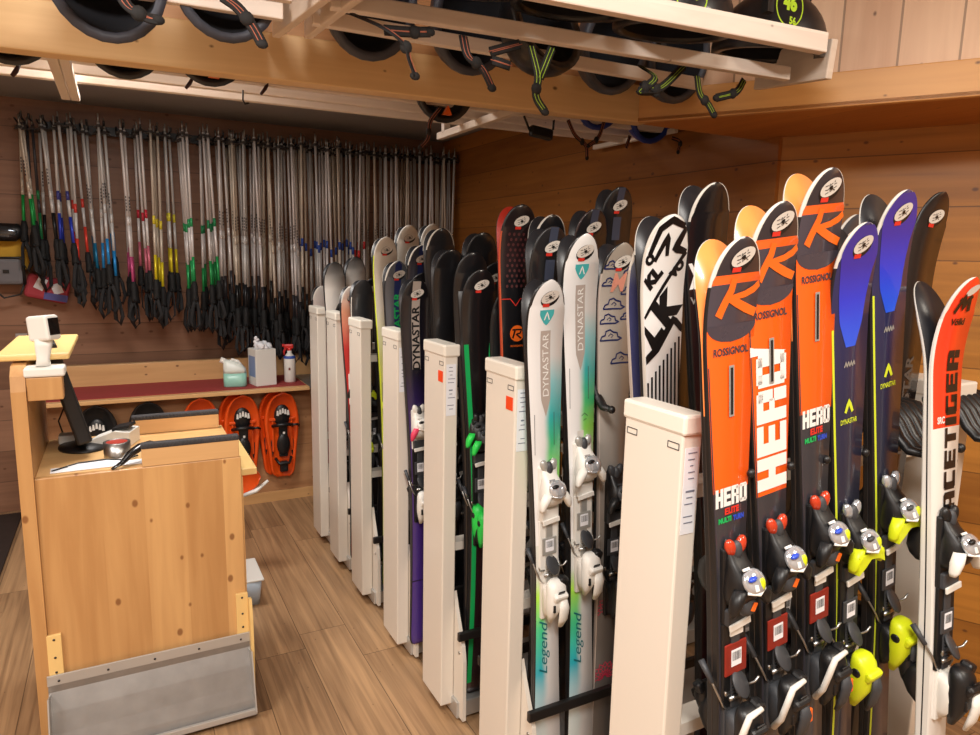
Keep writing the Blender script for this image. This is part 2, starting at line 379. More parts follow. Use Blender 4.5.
# catch tray
mb = MB(); W0, W1 = -.27-.03, .335-.03
prof = [(-.004, .292), (-.012, .296), (-.018, .28), (-.02, .245), (-.045, .19), (-.07, .13), (-.09, .085), (-.10, .06), (-.118, .055), (-.124, .066), (-.128, .05), (-.10, .03), (-.06, .06), (-.03, .14), (-.006, .23)]
prof = [(a, max(.004, b-.026)) for a, b in prof]; mb.prism(prof, 'X', W0, W1); tr = mb.build('catch_tray', M_zinc, wb)
mb = MB(); mb.box(((W0+W1)/2, -.0165, .257), (W1-W0+.004, .006, .035), bev=.002)
mb.box(((W0+W1)/2, -.122, .034), (W1-W0+.004, .012, .022), bev=.003)
for k in range(5): mb.ball((W0+.03+k*(W1-W0-.06)/4, -.0205, .254), (.004, .002, .004), 1, n=8, k=4)
mb.build('tray_lip', [M_zinc2, M_dsteel], tr)
for sx in (W0+.004, W1-.004):
    mb = MB(); mb.box((sx, -.07, .125), (.004, .1, .2), rot=(math.radians(-18), 0, 0)); mb.build('tray_end', M_zinc2, tr)
for sx, z in ((W0+.025, .33), (W1-.02, .345)):
    mb = MB(); mb.box((sx, -.006, z-.02), (.04, .012, .19), bev=.002)
    for dz in (-.05, .0, .06): mb.ball((sx, -.013, z+dz), (.004, .002, .004), 1, n=8, k=4)
    mb.build('cleat', [M_yel, M_dsteel], wb)
mb = MB(); mb.prism([(-.01, .05), (-.01, .40), (-.03, .40), (-.045, .33), (-.05, .2), (-.04, .05)], 'X', W1+.0, W1+.01); mb.build('curved_bracket', M_yel, wb)
# small shelf over the bench
mb = MB(); mb.box(L(-.245, 2.73, 1.272), (.19, .54, .02), bev=.006); mb.build('upper_shelf', M_yel, wb)
mb = MB(); mb.box(L(-.215, 2.42, 1.185), (.092, .05, .07), bev=.003); mb.build('display_block', M_bench, wb)
# things on the bench
cdp = thing('customer_display', 'small cream customer display on a stalk with a dark screen', 'display', (-.213, 2.43, 1.221))
mb = MB(); mb.box((0, 0, .014), (.105, .08, .028), bev=.006); mb.build('base', M_wplas, cdp)
mb = MB(); mb.loft([(Vector((-.004, 0, .03)), .02, .02), (Vector((-.003, 0, .05)), .017, .015), (Vector((.0, 0, .085)), .022, .017), (Vector((.002, 0, .11)), .024, .02)], p=4); mb.build('stalk', M_wplas, cdp)
mb = MB(); mb.box((0, 0, 0), (.072, .05, .075), bev=.008); hd = mb.build('head', M_wplas, cdp); hd.location = (.004, 0, .142); hd.rotation_euler = (0, math.radians(-6), math.radians(-38))
mb = MB(); mb.box((.0365, 0, .003), (.001, .038, .05)); mb.box((.012, -.0255, .0), (.0, .001, .0)); sc_ = mb.build('screen', M_blackg, hd)
mon = thing('computer_monitor', 'black computer monitor seen edge on, standing on the workbench', 'monitor', (-.142, 2.75, .909), math.radians(7))
mb = MB(); mb.lathe([(0, 0), (.09, 0), (.09, .006), (.03, .016), (0, .018)], sx=.9, sy=1.1, n=24); mb.build('foot', M_black, mon)
mb = MB(); mb.box((-.022, 0, .09), (.03, .07, .16), rot=(0, math.radians(-8), 0), bev=.006); mb.build('stand', M_black, mon)
mb = MB(); mb.box((-.050, 0, .215), (.046, .30, .35), rot=(0, math.radians(-14), 0), bev=.008); pn = mb.build('panel', M_black, mon)
mb = MB(); mb.box((-.050+.024, 0, .215), (.002, .27, .31), rot=(0, math.radians(-14), 0)); mb.build('screen', M_black, pn)
term = thing('card_terminal', 'cream card terminal with a dark sloping display behind the tape roll', 'terminal', (-.05, 2.76, .909), math.radians(-20))
mb = MB(); mb.prism([(-.07, 0), (.07, 0), (.07, .05), (.02, .055), (-.07, .02)], 'Y', -.05, .05); mb.build('body', M_wplas, term)
mb = MB(); mb.box((.035, 0, .062), (.06, .07, .012), rot=(0, math.radians(-12), 0), bev=.003); mb.build('screen', M_black, term)
tape = thing('tape_roll', 'roll of silver adhesive tape standing on the bench', 'tape', (-.04, 2.58, .909))
mb = MB(); mb.lathe([(.041, 0), (.041, .05), (.033, .05), (.033, 0), (.041, 0)], n=28); mb.build('tape', M_steel, tape)
mb = MB(); mb.lathe([(.0328, .001), (.0328, .049), (.030, .049), (.030, .001), (.0328, .001)], n=28); mb.build('core', mat('red_core', (176, 60, 44), .7), tape)
mb = MB(); 
mb.tube([at(112, 469, 2, .915), at(122, 463, 2, .925), at(130, 454, 2, .945), at(140, 447, 2, .96), at(150, 444, 2, .965), at(160, 446, 2, .955), at(168, 452, 2, .925)], [.006, .011, .018, .021, .021, .018, .008], n=10, flat=.55)
tag(mb.build('ski_strap', M_blackg), 'black curved rubber strap lying behind the near jaw board', 'strap')
mb = MB(); mb.box((-.075, 2.475, .9105), (.3, .05, .002), rot=(0, 0, .03)); mb.box((-.1, 2.5, .9125), (.16, .04, .0015), rot=(0, 0, .12))
tag(mb.build('paper_sheets', M_paper), 'white paper sheets on the near edge of the workbench', 'paper')
mb = MB(); mb.tube([(-.22, 2.46, .913), (-.15, 2.52, .914), (-.08, 2.53, .914), (-.02, 2.50, .915), (.02, 2.54, .914)], .003, n=6)
tag(mb.build('black_cable', M_black), 'thin black cable lying across the paper on the bench', 'cable')
mb = MB(); mb.tube([(-.21, 2.88, .913), (-.225, 2.88, .98), (-.20, 2.87, 1.04), (-.17, 2.86, 1.03), (-.15, 2.85, .97), (-.165, 2.83, .915)], .003, n=6)
tag(mb.build('looped_cable', M_black), 'black cable looping up behind the monitor', 'cable')
sk = thing('power_socket', 'white power socket block lying behind the monitor', 'socket', (-.2, 2.84, .909))
mb = MB(); mb.box((0, 0, .015), (.05, .06, .03), bev=.004); mb.build('body', M_wplas, sk)
bn = thing('plastic_bin', 'pale translucent plastic bin on the floor beside the workbench', 'bin', (.44, 3.2, 0))
mb = MB()
mb.loft([(Vector((0, 0, .0)), .05, .10), (Vector((0, 0, .12)), .06, .12)], p=8)
mb.build('bin_body', mat('milky_plastic', (176, 190, 204), .3, alpha=1, coat=.3), bn)
mb = MB(); mb.box((0, 0, .126), (.13, .25, .01), bev=.004); mb.build('rim', M_wplas, bn)
mb = MB(); mb.box((-1.15, 4.3, .006), (1.1, 1.1, .012), bev=.003); tag(mb.build('floor_mat', mat('dark_mat', (48, 34, 28), .9, noise=.2)), 'dark brown floor mat at the foot of the left wall', 'mat')

# ================================================================== BACK SHELF
bs = thing('wall_shelf', 'long pine wall shelf with a red mat, running behind the workbench', 'shelf', (.3, 4.4, 0))
def S(x, y, z): return (x-.3, y-4.4, z)
mb = MB(); mb.box(S(.3, 4.6, .758), (1.44, .58, .022), bev=.002); mb.build('board', M_shelfb, bs)
mb = MB(); mb.box(S(.3, 4.61, .7705), (1.42, .5, .003)); mb.build('red_mat', M_red, bs)
mb = MB(); mb.box(S(.85, 4.80, .83), (2.6, .05, .14), bev=.003); mb.build('back_board', M_shelfb, bs)
mb = MB(); mb.box(S(1.5, 4.62, .757), (.95, .5, .02), bev=.002); mb.build('metal_end', M_zinc, bs)
mb = MB(); mb.box(S(.85, 4.47, .37), (2.6, .03, .72)); mb.build('lower_panel', M_wright if False else wood('lower_panel_pine', (150, 104, 66), (192, 146, 104), 'X', 'Z', .36, .003, .8, .5), bs)
mb = MB(); mb.box(S(.85, 4.448, .03), (2.6, .012, .07)); mb.build('skirting', M_shelfb, bs)
mb = MB(); mb.box(S(-.44, 4.6, .37), (.025, .5, .74)); mb.build('end_panel', M_bench, bs)
# bottles on the shelf
def world_base(px, py, y): return at(px, py, 1, y)
jug = thing('fluid_jug', 'translucent jug half full of pale green fluid', 'jug', (.60, 4.48, .772), math.radians(-10))
gf = mat('green_fluid', (150, 205, 190), .3); gc = mat('jug_plastic', (222, 228, 222), .35)
def jugsec(z, a, b, dx=0): return (Vector((dx, 0, z)), a, b)
mb = MB(); mb.loft([jugsec(0, .062, .045), jugsec(.006, .068, .05), jugsec(.085, .068, .05)], p=5); mb.build('fluid', gf, jug)
mb = MB(); mb.loft([jugsec(.0852, .068, .05), jugsec(.11, .066, .048, -.002), jugsec(.135, .055, .04, -.013), jugsec(.155, .035, .028, -.03), jugsec(.165, .02, .02, -.042)], p=4); mb.build('jug_top', gc, jug)
mb = MB(); mb.tube([(-.045, 0, .15), (-.082, 0, .168)], [.018, .018], n=12); mb.tube([(-.02, 0, .168), (.02, 0, .155), (.045, 0, .12)], .009, n=8); mb.build('spout', M_wplas, jug)
bx = thing('wipes_box', 'white cardboard box with a crumpled white cloth pulled out of its top', 'box', (.765, 4.48, .772), math.radians(12))
mb = MB(); mb.box((0, 0, .115), (.13, .13, .23), bev=.003); mb.build('carton', M_wplas, bx)
mb = MB(); mb.box((-.0655, 0, .12), (.001, .1, .13)); mb.build('blue_panel', mat('pale_blue', (130, 150, 190), .6), bx)
rr = random.Random(3); mb = MB()
for k in range(16):
    mb.ball((rr.uniform(-.05, .05), rr.uniform(-.05, .05), .232+rr.uniform(0, .02)), (rr.uniform(.015, .032), rr.uniform(.012, .03), rr.uniform(.01, .022)), rot=(rr.random()*3, rr.random()*3, 0), n=7, k=5)
for k in range(5): mb.ball((-.035+rr.uniform(-.01, .01), rr.uniform(-.01, .01), .25+k*.012), (.018-.002*k, .014, .014), rot=(rr.random()*3, rr.random()*3, 0), n=7, k=5)
mb.build('crumpled_cloth', M_paper, bx)
sp = thing('spray_bottle', 'white spray bottle with a red trigger head and blue collar', 'spray bottle', (.94, 4.50, .772), math.radians(-15))
mb = MB(); mb.lathe([(0, 0), (.032, 0), (.036, .006), (.036, .155), (.034, .16), (.03, .17), (.014, .19), (.014, .205), (0, .205)], n=24); mb.build('bottle', M_wplas, sp)
mb = MB(); mb.lathe([(.0366, .155), (.0366, .166), (.030, .172)], n=24); mb.build('collar', mat('blue_ring', (50, 84, 170), .5), sp)
mb = MB(); mb.box((0, -.0375, .09), (.012, .001, .016)); mb.build('label_mark', mat('brown_mark', (110, 50, 40), .6), sp)
mb = MB(); mb.box((-.004, 0, .232), (.06, .024, .03), bev=.008); mb.tube([(-.03, 0, .238), (-.045, 0, .238)], .009, n=8); mb.tube([(-.02, 0, .222), (-.034, 0, .2), (-.032, 0, .175)], [.008, .007, .005], n=8)
mb.tube([(0, 0, .2), (0, 0, .222)], .014, n=10); mb.build('trigger_head', mat('red_plastic', (206, 44, 40), .4), sp)

# ------------------------------------------------------------------ snowshoes
def snowshoe_meshes(orange):
    om = M_orange if orange else mat('black_moulding', (30, 29, 30), .5)
    # outline in x,z ; hangs tip up
    def hw(t): # t 0 bottom..1 top
        return .108*(math.sin(min(1, t/.62)*PI/2)**.6*.55+.45*math.sin(min(t*1.02, 1)*PI)**.55 if t < 1 else 0)
    n = 26; T = [.0]+[i/n for i in range(1, n)]+[1.0]
    H_ = .56
    def width(t):
        a = .070+.040*min(1, t/.6); 
        if t > .6: a = .110*math.sqrt(max(0, 1-((t-.6)/.4)**2.3))
        if t < .06: a *= .6+.4*math.sqrt(t/.06)
        return max(a, .004)
    mb = MB(); vs = []
    for t in T:
        w = width(t); z = t*H_; lift = -.06*max(0, (t-.72)/.28)**2 if t > .72 else 0
        vs += [(-w, lift, z), (-w*.93, lift-.022, z), (-w*.80, lift-.022, z), (-w*.72, lift-.008, z), (w*.72, lift-.008, z), (w*.80, lift-.022, z), (w*.93, lift-.022, z), (w, lift, z), (w*.8, lift+.012, z), (-w*.8, lift+.012, z)]
    fs = []
    for i in range(len(T)-1):
        for j in range(10):
            fs.append((i*10+j, i*10+(j+1) % 10, (i+1)*10+(j+1) % 10, (i+1)*10+j))
    fs += [tuple(range(10)), tuple((len(T)-1)*10+j for j in range(10))]
    mb.add(vs, fs, 0, True)
    for s_ in (-1, 1):
        mb.box((s_*.058, -.014, .27), (.012, .014, .2), 0, bev=.004)
        mb.box((s_*.055, -.02, .38), (.05, .012, .018), 0, bev=.004)
        mb.ball((s_*.064, -.0095, .19), (.01, .003, .06), 1, n=10, k=6)
    deck = mb.mesh('deck', [om, M_rubber])
    mb = MB()
    mb.ball((0, -.018, .40), (.05, .02, .075), 0, n=16, k=8)
    mb.box((0, -.04, .25), (.055, .014, .22), 0, bev=.006)
    mb.ball((0, -.045, .22), (.042, .016, .07), 0, n=14, k=8)
    mb.tube([(-.062, -.03, .34), (-.03, -.075, .355), (.03, -.075, .355), (.062, -.03, .34)], .011, n=8)
    mb.tube([(-.05, -.03, .13), (-.03, -.06, .10), (.03, -.06, .10), (.05, -.03, .13)], .009, n=8)
    mb.box((0, -.04, .075), (.05, .03, .07), 0, bev=.008)
    mb.tube([(.05, -.04, .34), (.085, -.05, .345), (.1, -.04, .335)], .008, n=8)
    bind = mb.mesh('binding', M_black)
    mb = MB()
    for k in range(5):
        x = -.032+.016*k; z = .44+.014*(1-abs(k-2)/2)
        mb.prism([(x-.007, z-.03), (x+.007, z-.03), (x+.004, z), (x-.004, z)], 'Y', -.052, -.043)
    mb.box((0, -.066, .3), (.012, .002, .014))
    cram = mb.mesh('crampon', M_wplas if orange else M_wplas)
    return deck, bind, cram
SS = {True: snowshoe_meshes(True), False: snowshoe_meshes(False)}
for px, py, org, lab, dy in ((95, 402, False, 'black snowshoe hanging under the shelf, leftmost of the row', 0), (147, 398, False, 'black snowshoe hanging under the shelf, second from the left behind the bench', 0),
                    (200, 397, True, 'orange snowshoe mostly hidden behind the far jaw board', 0), (242, 394, True, 'orange snowshoe in the middle of the three orange ones', 0), (282, 391, True, 'orange snowshoe at the right end of the row under the shelf', 0)):
    p = at(px, py, 1, 4.36)
    t = thing('snowshoe', lab, 'snowshoe', (p.x, 4.40, min(p.z, .738)-.56), 0, 'snowshoes hung under the shelf')
    d, b, c = SS[org]; link('deck', d, t); link('binding', b, t); link('crampon', c, t)
    if px in (242, 282):   # partner hung behind, showing at the left edge
        t2 = thing('snowshoe', 'rear orange snowshoe behind the '+('middle one' if px == 242 else 'one at the right end')+' of the row', 'snowshoe', (p.x-.035, 4.435, .738-.55), 0, 'snowshoes hung under the shelf')
        link('deck', d, t2)
t = thing('snowshoe', 'snowshoe with a white binding lying low behind the right edge of the workbench', 'snowshoe', (at(252, 493, 1, 3.45).x-.19, 3.45, at(252, 493, 1, 3.45).z-.02), 0)
for nm, me in zip(('deck', 'binding', 'crampon'), SS[True]):
    o = link(nm, me, t); o.rotation_euler = (0, math.radians(80), 0); o.location = (-.33, 0, .03)
mb = MB(); mb.tube([(.14, -.05, .03), (.2, -.06, .05), (.26, -.05, .09)], [.016, .02, .012], n=8, flat=.5); mb.build('strap', M_wplas, t)
# ================================================================== SKIS
class Ski:
    def __init__(s, Ln, sh=.118, wa=.074, ta=.102, bend=.034):
        s.L = Ln; s.sh, s.wa, s.ta, s.bend = sh/2, wa/2, ta/2, bend
    def hw(s, v):
        L_ = s.L; vs = L_-.13; vw = L_*.46; r = .105
        if v > vs: w = s.sh
        elif v > vw: k = (v-vw)/(vs-vw); w = s.wa+(s.sh-s.wa)*(k*k*(3-2*k)*.6+.4*k*k)
        else:
            k = (vw-v)/(vw-.05); k = min(1, k); w = s.wa+(s.ta-s.wa)*k*k
        if v > L_-r: w *= max(0, 1-((v-(L_-r))/r)**2.4)**.5
        if v < .02: w *= .8+.2*(v/.02)**.5
        return max(w, .0015)
    def yc(s, v):
        b = .20
        return -s.bend*((v-s.L+b)/b)**2 if v > s.L-b else 0.0
    def th(s, v):
        k = abs(v-s.L*.46)/(s.L*.54); return .0145-.009*k
    def P(s, u, v, off=.0006):
        h = s.hw(v)-.0022; u = max(-h, min(h, u)); return (u, s.yc(v)-s.th(v)-off, v)
    def body(s, mats):
        L_ = s.L; vs = [0, .006, .02, .05]+[.05+(L_-.3-.05)*k/22 for k in range(1, 23)]+[L_-.3+.2*k/14 for k in range(1, 15)]+[L_-.1+.1*math.sin(PI/2*k/16) for k in range(1, 17)]
        mb = MB(); V = []
        for v in vs:
            h = s.hw(v); y0 = s.yc(v); y1 = y0-s.th(v); e = min(.0055 if v > L_-.07 else .002, h*.4)
            V += [(-h, y0, v), (-h, y1+.003, v), (-h+e, y1, v), (h-e, y1, v), (h, y1+.003, v), (h, y0, v)]
        mi = [1, 1, 0, 1, 1, 2]
        for i in range(len(vs)-1):
            tipz = vs[i] > L_-.085
            for j in range(6):
                m = mi[j]; 
                if m == 1 and tipz: m = 3
                mb.f.append([i*6+j, i*6+(j+1) % 6, (i+1)*6+(j+1) % 6, (i+1)*6+j]); mb.m.append(m); mb.s.append(m != 1)
        mb.v = V; n = len(vs)-1
        for f in ([5, 4, 3, 2, 1, 0], [n*6+j for j in range(6)]): mb.f.append(f); mb.m.append(1); mb.s.append(False)
        return mb.mesh('ski', mats)
    # ---- decals following the top sheet
    def strip(s, mb, v0, v1, ua, ub, n=10, off=.0007, m=0):
        """ua,ub functions of v (or numbers)"""
        fa = ua if callable(ua) else (lambda v: ua); fb = ub if callable(ub) else (lambda v: ub)
        vs = []
        for i in range(n+1):
            v = v0+(v1-v0)*i/n; a, b = fa(v), fb(v)
            vs += [s.P(a, v, off), s.P((a+b)/2, v, off), s.P(b, v, off)]
        mb.add(vs, [(i*3+j, i*3+j+1, i*3+j+4, i*3+j+3) for i in range(n) for j in range(2)], m)
    def stroke(s, mb, pts, w, off=.0012, n=14, m=0, closed=False):
        """ribbon along polyline of (u,v)"""
        P_ = [Vector((a, b)) for a, b in pts]
        if closed: P_.append(P_[0])
        ws = w if isinstance(w, (list, tuple)) else [w]*len(P_)
        q = []; wq = []
        for i in range(len(P_)-1):
            for k in range(n): q.append(P_[i].lerp(P_[i+1], k/n)); wq.append(ws[i]+(ws[i+1]-ws[i])*k/n)
        q.append(P_[-1]); wq.append(ws[-1]); vs = []
        for i, p in enumerate(q):
            t = q[min(i+1, len(q)-1)]-q[max(i-1, 0)]
            if t.length < 1e-9: t = Vector((0, 1))
            t.normalize(); nn = Vector((-t.y, t.x))*wq[i]/2
            a, b = p+nn, p-nn; vs += [s.P(a.x, a.y, off), s.P(b.x, b.y, off)]
        mb.add(vs, [(2*i, 2*i+1, 2*i+3, 2*i+2) for i in range(len(q)-1)], m)
    def ell(s, mb, cu, cv, ru, rv, rot=0, off=.0014, m=0, n=20, r0=0.0):
        vs = []; R_ = [r0, (1+r0)/2, 1]
        for r in R_:
            for j in range(n):
                th = 2*PI*j/n; x, y = ru*r*math.cos(th), rv*r*math.sin(th)
                vs.append(s.P(cu+x*math.cos(rot)-y*math.sin(rot), cv+x*math.sin(rot)+y*math.cos(rot), off))
        mb.add(vs, [(i*n+j, i*n+(j+1) % n, (i+1)*n+(j+1) % n, (i+1)*n+j) for i in range(2) for j in range(n)], m)
    def text(s, mb, word, cu, cv, h, rot=0, w=None, bold=0.02, off=.0012, m=0, shear=0):
        V, Fs, asp = text2d(word, bold, shear); kx = h if w is None else w/asp; c_, s_ = math.cos(rot), math.sin(rot)
        # facing -Y the viewer sees +X to the right
        vs = [s.P(cu+(x*kx*c_-y*h*s_), cv+(x*kx*s_+y*h*c_), off) for x, y in V]
        mb.add(vs, Fs, m)

LET = {'H': (.96, [(0, 0, .36, 1), (.60, 0, .96, 1), (.36, .38, .60, .62)]), 'E': (.88, [(0, 0, .36, 1), (.36, 0, .88, .22), (.36, .39, .84, .61), (.36, .78, .88, 1)]),
 'R': (.96, [(0, 0, .36, 1), (.36, .78, .86, 1), (.60, .46, .94, .94), (.36, .40, .66, .58), (.58, 0, .94, .42)]), 'O': (.94, [(0, .06, .36, .94), (.58, .06, .94, .94), (.1, 0, .84, .2), (.1, .8, .84, 1)]),
 'A': (.92, [(0, 0, .34, .92), (.58, 0, .92, .92), (.1, .8, .82, 1), (.34, .28, .58, .46)]), 'C': (.86, [(0, .06, .36, .94), (.1, 0, .86, .22), (.1, .78, .86, 1)]),
 'T': (.94, [(.30, 0, .64, .8), (0, .78, .94, 1)]), 'I': (.36, [(0, 0, .36, 1)]), 'G': (.92, [(0, .06, .36, .94), (.1, 0, .92, .22), (.1, .78, .9, 1), (.58, .1, .92, .5)])}
def block(s, mb, word, cu, cv, h, w, rot=False, off=.0014, m=0, gap=.07):
    tot = sum(LET[c][0] for c in word)+gap*(len(word)-1); x = 0
    for c in word:
        for a, b, c_, d in LET[c][1]:
            if not rot:
                s.strip(mb, cv+(b-.5)*h, cv+(d-.5)*h, cu-w/2+w*(x+a)/tot, cu-w/2+w*(x+c_)/tot, 1, off, m)
            else:   # reads upward, tops of the letters to the left
                s.strip(mb, cv-w/2+w*(x+a)/tot, cv-w/2+w*(x+c_)/tot, cu+(.5-d)*h, cu+(.5-b)*h, 3, off, m)
        x += LET[c][0]+gap
K_tipw = mat('worn_tip_edge', (206, 202, 194), .45); K_edge = mat('steel_edge', (150, 150, 150), .3, .9); K_blk = mat('black_sidewall', (24, 24, 26), .4)
K_base = mat('black_base', (34, 34, 38), .35); K_white = mat('white_print', (236, 236, 234), .35, coat=.4); K_black = mat('black_print', (18, 18, 20), .35, coat=.4)
K_or = mat('orange_print', (242, 108, 30), .33, coat=.4); K_redp = mat('red_print', (214, 52, 40), .4); K_greyd = mat('charcoal_print', (62, 58, 66), .35, coat=.4)
K_yel = mat('neon_yellow', (212, 226, 30), .4); K_neonp = mat('neon_print', (206, 222, 50), .4); K_green = mat('green_print', (26, 176, 92), .4)
K_blue = mat('blue_print', (40, 76, 200), .35, coat=.4); K_silver = mat('silver_print', (176, 176, 172), .35, .4); K_teal = mat('teal_print', (70, 176, 180), .4)
K_oval = mat('sticker_white', (214, 208, 200), .55); K_chrome = mat('clear_dome', (196, 200, 206), .12, .55, coat=1); K_blkp = K_black
K_pink = mat('pink_print', (222, 64, 96), .45); K_navy = mat('navy_print', (34, 44, 96), .4, coat=.3); K_taupe = mat('beige_print', (176, 164, 156), .45)
K_dark2 = mat('dark_red_brown', (46, 24, 24), .35, coat=.3); K_gneon = mat('neon_green', (40, 210, 80), .4)

_stk = {}
def sticker(s, parent, dv=.055, rot=.35, key=None, dark=True, cu=0.004):
    k = ('st', s.L, s.sh, s.bend, dv, cu)
    if k not in _stk:
        mb = MB(); v = s.L-dv
        s.ell(mb, cu, v-.004, .028, .019, rot, .0010, 2); s.ell(mb, cu, v, .027, .0145, rot, .0016, 0)
        rr = random.Random(5)      # scribbled emblem
        for q in range(9):
            a = 2*PI*q/9+.3; r_ = .62+.2*(q % 2); x0, y0 = .024*r_*math.cos(a), .0125*r_*math.sin(a)
            pts = [(x0, y0), (x0*.55+rr.uniform(-.004, .004), y0*.55+rr.uniform(-.003, .003)), (x0*.3+rr.uniform(-.006, .006), y0*.8)]
            s.stroke(mb, [(cu+p*math.cos(rot)-w_*math.sin(rot), v+p*math.sin(rot)+w_*math.cos(rot)) for p, w_ in pts], .0013, .0022, 2, 1)
        s.ell(mb, cu, v, .005, .003, rot, .0022, 1, n=10)
        s.strip(mb, v-.025, v-.017, cu-.020, cu+.000, 3, .0018, 3)
        _stk[k] = mb.mesh('rental_sticker', [K_oval, K_black, K_black, K_redp])
    return link('rental_sticker', _stk[k], parent)

# ------------------------------------------------------------------ bindings (shared meshes, local to the ski: x across, -y out, z up the ski)
_bm = {}
def toe_meshes(style):
    if ('t', style) in _bm: return _bm[('t', style)]
    P = {'hero': (M_black, mat('dark_orange_lens', (190, 58, 30), .2, coat=.6), M_dgrey, K_chrome), 'neon': (M_black, K_yel, K_chrome, K_chrome), 'white': (M_wplas, M_wplas, K_silver, K_chrome), 'black': (M_black, M_dgrey, M_dgrey, M_dgrey),
         'green': (M_black, K_gneon, M_black, M_dgrey), 'race': (M_black, M_wplas, M_black, K_chrome), 'pale': (M_wplas, K_pink, M_wplas, M_wplas), 'lime': (M_black, K_yel, M_black, M_dgrey), 'red': (M_wplas, K_redp, M_black, M_wplas)}[style]
    V = Vector; out = []
    mb = MB()   # housing
    mb.loft([(V((0, -.018, .085)), .020, .006), (V((0, -.022, .070)), .024, .010), (V((0, -.030, .048)), .026, .016), (V((0, -.044, .018)), .033, .032), (V((0, -.046, -.02)), .036, .036), (V((0, -.040, -.045)), .034, .030), (V((0, -.030, -.06)), .03, .02)], p=3.2)
    mb.box((0, -.018, -.02), (.066, .018, .20), bev=.005)
    for sx in (-1, 1): mb.ball((sx*.020, -.019, .075), (.010, .006, .03), n=8, k=5)
    out.append(('housing', mb.mesh('housing', [P[0]]), None))
    mb = MB()   # nose wings
    for sx in (-1, 1):
        mb.ball((sx*.015, -.026, .082), (.014, .012, .024), rot=(0, sx*.3, 0), n=12, k=8)
    mb.ball((0, -.029, .072), (.013, .014, .026), 1, n=12, k=8)
    out.append(('nose_cap', mb.mesh('nose_cap', [P[1] if style in ('hero', 'red') else P[2], M_dgrey]), None))
    mb = MB()   # dome with setting window
    mb.ball((.002, -.080, .012), (.030, .016, .032), 0, rot=(-.45, 0, 0), n=16, k=9)
    mb.ball((-.010, -.088, .026), (.014, .008, .007), 1, rot=(-.4, 0, .2), n=10, k=6); mb.ball((.012, -.094, .008), (.008, .006, .018), 2, n=10, k=6)
    mb.box((-.006, -.097, .006), (.010, .003, .016), 3, rot=(-.3, 0, 0), bev=.001); mb.box((-.012, -.070, .044), (.018, .004, .006), 3, rot=(-.7, 0, 0))
    mb.tube([(-.024, -.088, -.006), (.0, -.100, -.012), (.024, -.090, -.006)], .0035, 3, n=6)
    out.append(('setting_dome', mb.mesh('setting_dome', [P[3], K_blue if style == 'hero' else (M_black if style != 'neon' else M_dgrey), K_yel if style in ('hero', 'neon') else P[3], K_white if style in ('hero', 'neon', 'race') else P[3]]), None))
    mb = MB()   # toe wings holding the boot
    for sx in (-1, 1):
        mb.loft([(V((sx*.026, -.070, -.005)), .014, .014), (V((sx*.040, -.072, -.03)), .014, .016), (V((sx*.047, -.070, -.055)), .008, .013), (V((sx*.050, -.068, -.066)), .004, .008)], p=2.6)
    if style in ('neon', 'lime'):
        mb.prism([(-.045, -.02), (.045, -.02), (.05, -.06), (.03, -.045), (0, -.038), (-.02, -.055), (-.045, -.072)], 'Y', -.086, -.062)
    wm = P[1] if style in ('neon', 'white', 'green', 'race', 'pale', 'lime') else M_black
    out.append(('toe_wing', mb.mesh('toe_wing', [wm]), None))
    mb = MB()   # boot sole pad
    mb.box((0, -.030, -.098), (.062, .018, .046), 0, bev=.005); mb.box((0, -.042, -.118), (.062, .006, .018), 1, rot=(0, -.12, 0), bev=.002)
    if style == 'hero': mb.ball((.004, -.058, -.062), (.026, .018, .026), 0, n=12, k=7); mb.box((.008, -.076, -.058), (.012, .003, .022), 2, rot=(0, .5, 0), bev=.001)
    out.append(('sole_pad', mb.mesh('sole_pad', [M_dgrey if style != 'white' else M_wplas, M_wplas, K_or]), None))
    _bm[('t', style)] = out; return out
